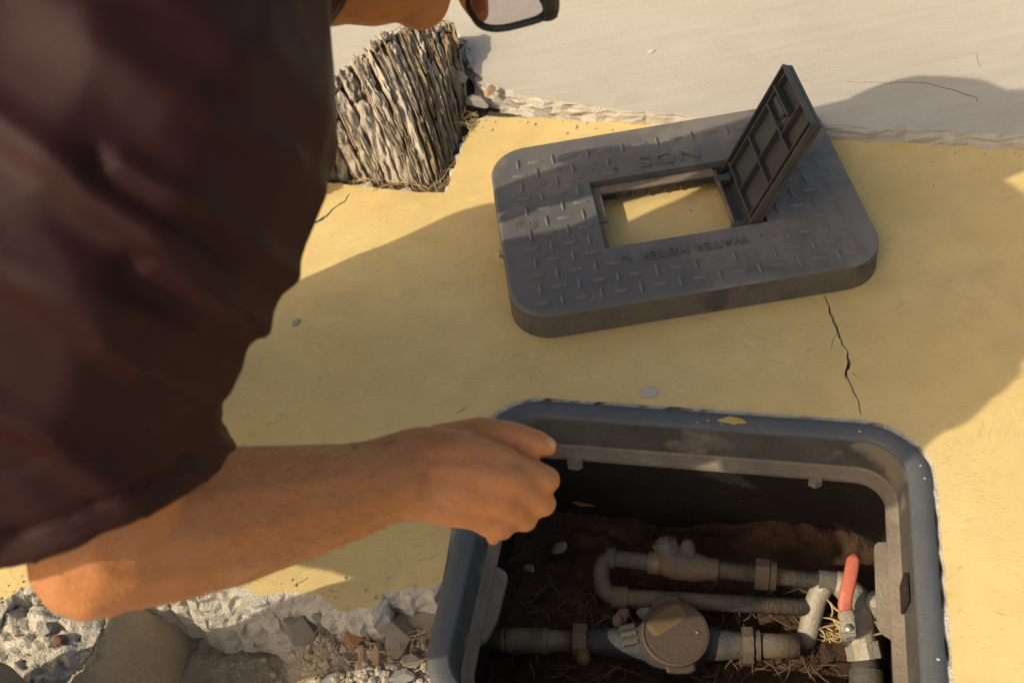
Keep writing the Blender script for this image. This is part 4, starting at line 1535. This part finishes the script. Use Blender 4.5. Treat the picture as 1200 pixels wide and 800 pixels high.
# trunk, neck, head
chain(bm, [PEL, BELLY, CHEST, NECK], [0.115, 0.118, 0.120, 0.070])
chain(bm, [SHR, NECK, SHL], [0.062, 0.070, 0.062])
chain(bm, [NECK, H(-0.035, -0.075, 0)], [0.062, 0.058])
ellipsoid(bm, H(-0.010, 0.035, 0), (hf, hu, hr), (0.098, 0.092, 0.076))
ellipsoid(bm, H(0.030, -0.030, 0), (hf, hu, hr), (0.062, 0.082, 0.066))
ellipsoid(bm, H(0.040, -0.075, 0), (hf, hu, hr), (0.045, 0.040, 0.050))
ellipsoid(bm, H(0.075, -0.100, 0), (hf, hu, hr), (0.022, 0.020, 0.026))
ellipsoid(bm, H(0.082, -0.068, 0), (hf, hu, hr), (0.016, 0.009, 0.024))
ellipsoid(bm, H(0.084, -0.055, 0), (hf, hu, hr), (0.014, 0.008, 0.024))
for q in (-1, 1):
    ellipsoid(bm, H(0.058, -0.012, 0.038 * q), (hf, hu, hr), (0.026, 0.026, 0.030))
    ellipsoid(bm, H(0.082, 0.034, 0.028 * q), (hf, hu, hr), (0.014, 0.012, 0.034))
    ellipsoid(bm, H(0.088, -0.030, 0.011 * q), (hf, hu, hr), (0.014, 0.010, 0.009))
    ellipsoid(bm, H(-0.012, -0.004, 0.076 * q), (hf, hu, hr), (0.020, 0.032, 0.008))
    ellipsoid(bm, H(-0.002, -0.030, 0.076 * q), (hf, hu, hr), (0.010, 0.012, 0.007))
chain(bm, [H(0.082, 0.028, 0), H(0.098, 0.0, 0), H(0.096, -0.024, 0)], [0.010, 0.0105, 0.0130])
# right arm
chain(bm, [SHR, SHR.lerp(ELB, 0.5), ELB], [0.058, 0.054, 0.046])
chain(bm, [ELB, W(atd(180, 620, 0.722)), W(atd(260, 606, 0.748)), W(atd(400, 578, 0.802)), WRI], [0.0455, 0.0485, 0.0470, 0.0365, 0.0290])
ellipsoid(bm, ELB + Vector((-0.006, -0.008, -0.004)), (Vector((1, 0, 0)), Vector((0, 1, 0)), Vector((0, 0, 1))), (0.040, 0.040, 0.038), 2)
# widen the wrist in the plane of the palm
chain(bm, [W(atd(440, 572, 0.815)), hpt(492, 572, 0.004)], [0.027, 0.024])
chain(bm, [W(atd(440, 556, 0.815)), hpt(492, 534, 0.002)], [0.027, 0.023])
# right hand: palm, then the knuckle row
KN4 = [hpt(588, 540, 0.010), hpt(600, 563, 0.013), hpt(590, 587, 0.009), hpt(567, 605, 0.000)]
for k, (kx, wx) in enumerate(zip(KN4, [hpt(492, 530, 0.004), hpt(492, 546, 0.006), hpt(490, 562, 0.005), hpt(488, 578, 0.000)])):
    chain(bm, [wx, wx.lerp(kx, 0.5) + Vector((0, 0, 0.003)), kx], [0.0200, 0.0185, (0.0135, 0.0140, 0.0130, 0.0120)[k]])
for k in range(3):
    chain(bm, [hpt(510, 545 + 10 * k, -0.012), KN4[k].lerp(KN4[k + 1], 0.5) + Vector((0, 0, -0.016))], [0.018, 0.016])
# fingers curled under: proximal, middle, tip
FING = [
    ([KN4[0], hpt(641, 562, -0.004), hpt(618, 566, -0.032), hpt(598, 560, -0.036)], [0.0118, 0.0108, 0.0096, 0.0086]),
    ([KN4[1], hpt(637, 590, -0.012), hpt(612, 594, -0.042), hpt(588, 582, -0.046)], [0.0120, 0.0104, 0.0096, 0.0086]),
    ([KN4[2], hpt(616, 609, -0.018), hpt(594, 608, -0.046), hpt(572, 596, -0.049)], [0.0112, 0.0096, 0.0090, 0.0082]),
    ([KN4[3], hpt(590, 620, -0.020), hpt(580, 622, -0.042), hpt(578, 630, -0.052)], [0.0100, 0.0084, 0.0076, 0.0064]),
]
for P_, R_ in FING: chain(bm, P_, R_)
for k in range(4):                                   # knuckle heads stand a little proud
    ellipsoid(bm, KN4[k] - Vector(_fw) * 0.0030, (Vector((1, 0, 0)), Vector((0, 1, 0)), Vector((0, 0, 1))), (0.0105, 0.0105, 0.0105), 2)
# thumb: from the side of the palm, lying along the index finger
TH = [hpt(512, 524, -0.010), hpt(562, 507, -0.006), hpt(602, 509, -0.004), hpt(632, 519, -0.002), hpt(641, 523, -0.003)]
chain(bm, TH, [0.0180, 0.0128, 0.0102, 0.0096, 0.0082])
chain(bm, [hpt(535, 516, -0.004), hpt(575, 528, -0.004)], [0.015, 0.010])
# left arm, hand on the left knee
ELL, WRL = W((0.01, 0.925, 0.55)), W((-0.25, 0.925, 0.495))
chain(bm, [SHL, ELL], [0.056, 0.045])
chain(bm, [ELL, ELL.lerp(WRL, 0.35), WRL], [0.044, 0.045, 0.029])
pd = (WRL - ELL).normalized()
ps_ = Vector((-pd.y, pd.x, 0)).normalized()
for k, (o1, ln) in enumerate(((-0.027, 0.062), (-0.009, 0.074), (0.009, 0.070), (0.027, 0.056))):
    mcp = WRL + pd * 0.085 + ps_ * o1 + Vector((0, 0, -0.010))
    chain(bm, [WRL + ps_ * o1 * 0.6, mcp], [0.018, 0.012])
    chain(bm, [mcp, mcp + pd * ln * .55 + Vector((0, 0, -0.012)), mcp + pd * ln * .9 + Vector((0, 0, -0.036))], [0.0105, 0.009, 0.0075])
chain(bm, [WRL + ps_ * -0.012, WRL + pd * 0.035 - ps_ * 0.042 - Vector((0, 0, .01)), WRL + pd * 0.075 - ps_ * 0.055 - Vector((0, 0, .02))], [0.018, 0.012, 0.0095])
# legs
HR, HL = PEL + Vector((0.02, -0.07, -0.02)), PEL + Vector((0.02, 0.04, -0.02))
KR, KL = W((-0.435, 0.350, 0.478)), W((-0.46, 0.908, 0.42))
MR = W((-0.556, 0.456, 0.190))
AR, AL = W((-0.580, 0.520, 0.030)), W((-0.62, 0.895, 0.10))
chain(bm, [HR, KR, MR, AR], [0.075, 0.050, 0.032, 0.034])
chain(bm, [HL, KL, KL.lerp(AL, .4), AL], [0.066, 0.042, 0.042, 0.034])
chain(bm, [AR, AR + Vector((-0.02, 0.0, -0.055)), AR + Vector((0.11, -0.02, -0.065))], [0.036, 0.030, 0.020])
chain(bm, [AL, AL + Vector((-0.02, 0, -0.06)), AL + Vector((0.13, -0.01, -0.07))], [0.036, 0.030, 0.024])
me = remeshed(bm, 0.0024, 5, 0.5)
body = finish('body', me, M['skin'], person)
body['label'] = 'tan arm, fist and face'


# fine dark hairs on the forearm and the back of the hand
rnd = random.Random(5)
axis_a, axis_b = ELB, WRI
ax_d = (axis_b - axis_a)
nvb = len(me.vertices)
co = np.empty(nvb * 3, 'f')
no = np.empty(nvb * 3, 'f')
me.vertices.foreach_get('co', co)
me.vertex_normals.foreach_get('vector', no)
co, no = co.reshape(-1, 3), no.reshape(-1, 3)
rel = co - np.array(axis_a)
tt = rel @ np.array(ax_d) / ax_d.length_squared
rad = np.linalg.norm(rel - tt[:, None] * np.array(ax_d), axis=1)
facing = no @ (-_fw)
cand = np.where((tt > 0.12) & (tt < 1.12) & (rad < 0.058) & (facing > 0.05))[0].tolist()
bm = bmesh.new()
for vi in rnd.sample(cand, min(700, len(cand))):
    if rnd.random() < max(0.0, (tt[vi] - 0.75) * 1.8): continue
    p, n_ = Vector(co[vi].tolist()), Vector(no[vi].tolist())
    d = (ax_d.normalized() * 0.8 + Vector((rnd.uniform(-.5, .5), rnd.uniform(-.5, .5), rnd.uniform(-.7, .1)))).normalized()
    d = (d - n_ * d.dot(n_)).normalized()
    L = rnd.uniform(0.006, 0.013)
    q1, q2 = p + d * L * 0.5 + n_ * 0.0012, p + d * L + n_ * 0.0010
    add_vf(bm, *tube([p - n_ * 0.0004, q1, q2], [0.00009, 0.00007, 0.00003], 3, caps=False))
ah = bm_obj('arm_hair', bm, simple('brown_arm_hair', (0.07, 0.035, 0.018), (0.05, 0.025, 0.013), 0.6, 60, 300, 0), person)
ah['kind'] = 'stuff'


def nail(a, b, up_hint, w, l):
    d = (b - a).normalized()
    side = d.cross(up_hint).normalized()
    n = side.cross(d).normalized()
    V, Fc = [], []
    nu_, nv_ = 7, 6
    for j in range(nv_):
        for i in range(nu_):
            s, t = i / (nu_ - 1) * 2 - 1, j / (nv_ - 1)
            ww = w * (0.82 + 0.18 * math.sin(math.pi * min(1, t * .8 + .15)))
            V.append(b + d * (l * (t - 0.55)) + side * (s * ww) + n * (0.0092 - 0.0045 * s * s - 0.0022 * (t - .3) ** 2 * 2 - (0.0014 if j in (0,) else 0)))
    return mesh_obj('nail', V, grid_faces(nu_, nv_), M['nail'], person, smooth=True)


nail(TH[2], TH[3] + (TH[4] - TH[3]) * 1.1, (_up_v := Vector(-_fw) + Vector(_up) * 0.9 + Vector(_rt) * 0.5), 0.0056, 0.0105)

# hair cap
bm = bmesh.new()
ellipsoid(bm, H(-0.022, 0.048, 0), (hf, hu, hr), (0.096, 0.090, 0.068))
hm = remeshed(bm, 0.006, 2)
displaced(hm, lambda c, n: 0.004 * fbm(tuple(c * 70), 3))
finish('hair', hm, M['hair'], person)

# shirt
bm = bmesh.new()
SL = [(122, 582, 0.685, 0.0790), (52, 428, 0.672, 0.0990), (100, 280, 0.65, 0.1140), (163, 130, 0.66, 0.1150), (195, 0, 0.70, 0.1000)]
sp = [W(atd(a, b, c)) for a, b, c, _ in SL]
sr_ = [q[3] for q in SL]
hem_dir = (sp[0] - sp[1]).normalized()
hem = [sp[0] + hem_dir * 0.0, sp[0], sp[0].lerp(sp[1], .5), sp[1]]
add_vf(bm, *tube([sp[0] + hem_dir * 0.004, sp[0] - hem_dir * 0.01, sp[0].lerp(sp[1], .5), sp[1]], [0.0795, 0.0790, 0.0870, 0.0990], 40))
add_vf(bm, *tube([sp[0] + Vector((-0.045, -0.018, 0.018)) + hem_dir * 0.004, sp[1] + Vector((-0.05, -0.02, 0.0))], [0.066, 0.075], 32))  # added sleeve width out of view, shades the elbow from the sun
add_vf(bm, *tube([sp[0] + Vector((-0.095, -0.032, 0.035)) + hem_dir * 0.006, sp[1] + Vector((-0.09, -0.03, 0.02))], [0.066, 0.075], 32))  # wider addition beyond it, blocks sun from the elbow too
chain(bm, sp[1:], sr_[1:])
chain(bm, [sp[2], SHR + Vector((-0.06, 0.02, 0.0)), CHEST], [0.10, 0.115, 0.145])  # armpit bridge added to close a sunlit gap over the box
chain(bm, [sp[4], NECK + Vector((-0.03, -0.01, 0.0))], [0.10, 0.085])
chain(bm, [SHL + Vector((-0.03, 0, 0)), CHEST], [0.10, 0.14])
chain(bm, [NECK + Vector((-0.05, 0, -0.01)), CHEST, BELLY, PEL + Vector((0.10, 0, 0.02))], [0.09, 0.15, 0.145, 0.130])
chain(bm, [SHL, SHL.lerp(ELL, 0.65)], [0.088, 0.080])
chain(bm, [W((-0.46, 0.50, 0.60)), W((-0.62, 0.52, 0.57))], [0.10, 0.10])  # flank bulk added out of view, keeps sun off the box
chain(bm, [SHR + Vector((-0.10, 0.02, -0.02)), W((-0.42, 0.56, 0.62)), PEL + Vector((0.10, -0.06, 0.04))], [0.105, 0.110, 0.12])  # extra flank mass, unseen, blocks light falling on the pit
chain(bm, [sp[2] + Vector((-0.07, -0.01, 0.0)), W((-0.41, 0.50, 0.63))], [0.090, 0.095])  # unseen filler between sleeve and flank, stops sun reaching the box seat
sh = remeshed(bm, 0.0042, 9, 0.5)
# pulled folds of the sleeve: each a long ridge with a hollow below it (course, half-width, height; frame pixels carried onto the cloth)
FOLDS = [([(-60, 105), (60, 185), (160, 265), (262, 352)], 24, 0.0060), ([(-60, 440), (60, 520), (150, 588)], 20, 0.0050), ([(20, -20), (120, 50), (205, 118)], 34, 0.0035),
         ([(150, 190), (250, 255), (338, 325)], 16, 0.0040), ([(170, 315), (240, 350), (308, 385)], 14, 0.0042), ([(120, 405), (200, 440), (282, 462)], 13, 0.0020),
         ([(-60, 255), (60, 345), (170, 425)], 26, 0.0034), ([(-40, 560), (60, 600), (140, 612)], 12, 0.0020), ([(190, 505), (230, 520), (280, 522)], 8, 0.0026)]


def folds(c, n):
    w_ = np.array(c + po) - _eye
    z_ = float(w_ @ _fw)
    if z_ < 0.15: return 0.0
    u_, v_ = 600 + FOCAL * float(w_ @ _rt) / z_, 400 - FOCAL * float(w_ @ _up) / z_
    d = 0.0005 * fbm(tuple(c * 30), 3) + 0.0008 * fbm(tuple(c * 8), 2)
    u_ += 14 * fbm((u_ * 0.008, v_ * 0.008, 1), 2)
    if -200 < u_ < 480 and -150 < v_ < 700:
        for pts, wd, amp in FOLDS:
            best = None
            for (xa, ya), (xb, yb) in zip(pts, pts[1:]):
                dx_, dy_ = xb - xa, yb - ya
                L2 = dx_ * dx_ + dy_ * dy_
                t = ((u_ - xa) * dx_ + (v_ - ya) * dy_) / L2
                tc = min(1.0, max(0.0, t))
                ex, ey = u_ - xa - dx_ * tc, v_ - ya - dy_ * tc
                dist = math.hypot(ex, ey)
                if best is None or dist < best[0]: best = (dist, (dx_ * (v_ - ya) - dy_ * (u_ - xa)) / math.sqrt(L2))
            dist, side = best
            if dist > wd * 6: continue
            x_ = math.copysign(dist, side) / wd
            d += amp * (math.exp(-x_ * x_) - 0.65 * math.exp(-((x_ - 1.9) / 1.2) ** 2))
    h = (sp[0] + hem_dir * 0.004 - c).dot(hem_dir)
    if h < 0.05 and (c - sp[0]).length < 0.14:
        d = d * 0.6 - (0.0018 if abs(h - 0.020) < 0.0028 else 0)
    return d


displaced(sh, folds)
shirt = finish('t_shirt', sh, M['shirt'], person)

# trousers and shoes
bm = bmesh.new()
chain(bm, [HR, KR, MR, AR], [0.090, 0.074, 0.040, 0.046])
chain(bm, [HL, KL, KL.lerp(AL, .4), AL], [0.078, 0.052, 0.050, 0.048])
chain(bm, [HR, HL], [0.125, 0.125])
chain(bm, [PEL, BELLY + Vector((-0.08, 0, -0.02))], [0.135, 0.125])
tr = remeshed(bm, 0.007, 6)
displaced(tr, lambda c, n: 0.004 * fbm(tuple(c * 14), 3))
finish('trousers', tr, M['trousers'], person)


def shoe(a, toe, base=0.0):
    bm = bmesh.new()
    d = (toe - a)
    chain(bm, [a + Vector((-0.02, 0, 0)) - Vector((0, 0, 0.045)), a + d * 0.55, toe], [0.042, 0.040, 0.034])
    chain(bm, [a, a - Vector((0, 0, 0.05))], [0.044, 0.042])
    m_ = remeshed(bm, 0.006, 4)
    zf = -po.z
    for v in m_.vertices:
        if v.co.z < base + 0.012: v.co.z = base + 0.012
    finish('shoe', m_, M['shoe'], person)
    bm = bmesh.new()
    h = Vector((d.x, d.y, 0)).normalized()
    sd = Vector((-h.y, h.x, 0))
    L = Vector((d.x, d.y, 0)).length
    pts = []
    for k in range(20):
        t = 2 * math.pi * k / 20
        w = 0.042 + 0.006 * math.cos(t)
        c = a + h * (L / 2 - 0.005)
        p = c + h * (L / 2 + 0.042) * math.cos(t) + sd * w * math.sin(t)
        pts.append((p.x, p.y))
    LV, LF = loft([[(x, y, base + 0.001) for x, y in pts], [(x, y, base + 0.0145) for x, y in pts]], True, True)
    mesh_obj('shoe_sole', LV, LF, M['sole'], person)


shoe(AL, AL + Vector((0.155, -0.015, -0.064)))
shoe(AR, AR + Vector((0.12, -0.07, -0.05)), -0.058)

# spectacles worn by the person
spec = empty('spectacles', atd(594, 5, 0.876))
tag(spec, 'black framed spectacles with lavender tinted lenses on the face', 'spectacles')
so_ = Vector(spec.location)
lu = hu.copy()
lr = (hr + hf * -0.25).normalized()
lr = (lr - lu * lr.dot(lu)).normalized()
lf_ = lu.cross(lr)
if lf_.dot(hf) < 0: lf_ = -lf_


def lens_loop(c, k=1.0, n=40, side=1):
    out = []
    for q in range(n):
        a = 2 * math.pi * q / n
        ca, sa = math.cos(a), math.sin(a)
        x = 0.0285 * math.copysign(abs(ca) ** 0.62, ca)          # along the height of the face
        y = 0.0290 * math.copysign(abs(sa) ** 0.62, sa) * (1.0 + 0.12 * ca)
        out.append(c + lu * x * k + lr * (y * k * side))
    return out


for side, c in ((1, Vector((0, 0, 0))), (-1, lr * -0.070)):
    lp = lens_loop(c, 1.0, side=side)
    n = len(lp)
    bm = bmesh.new()
    V = []
    for i in range(n):
        p = lp[i]
        d = (lp[(i + 1) % n] - lp[i - 1]).normalized()
        o = (p - c).normalized()
        thick = 0.0026 + 0.0022 * max(0.0, (p - c).dot(lu) / 0.0285) ** 2
        for a in range(8):
            V.append(p + o * thick * math.cos(a * math.pi / 4) + lf_ * 0.0030 * math.sin(a * math.pi / 4))
    Fc = [(i * 8 + a, i * 8 + (a + 1) % 8, ((i + 1) % n) * 8 + (a + 1) % 8, ((i + 1) % n) * 8 + a) for i in range(n) for a in range(8)]
    mesh_obj('rim', V, Fc, M['frame'], spec, smooth=True)
    lo1 = [p + lf_ * 0.0007 for p in lens_loop(c, 0.985, side=side)]
    lo2 = [p - lf_ * 0.0007 for p in lens_loop(c, 0.985, side=side)]
    LV, LF = loft([lo1, lo2], True, True)
    mesh_obj('lens', LV, LF, M['lens'], spec)
    hinge = c + lu * 0.024 + lr * 0.031 * side
    pts = [hinge, hinge - lf_ * 0.010 + lr * 0.006 * side, hinge - lf_ * 0.05 + lr * 0.012 * side, hinge - lf_ * 0.110 + lr * 0.010 * side - lu * 0.012, hinge - lf_ * 0.135 + lr * 0.008 * side - lu * 0.04]
    fr = frames(bend(pts, 0.01, 3))
    loops = []
    for p, t, N, B in fr:
        ss = t.cross(lu).normalized()
        loops.append([p + lu * 0.0065 * math.cos(a) + ss * 0.0030 * math.sin(a) for a in [2 * math.pi * q / 10 for q in range(10)]])
    LV, LF = loft(loops, True, True)
    mesh_obj('temple_arm', LV, LF, M['frame'], spec, smooth=True)
LV, LF = tube([lr * -0.029 + lu * 0.008, lr * -0.035 + lu * 0.012 + lf_ * 0.003, lr * -0.041 + lu * 0.008], 0.0026, 8)
mesh_obj('bridge', LV, LF, M['frame'], spec, smooth=True)
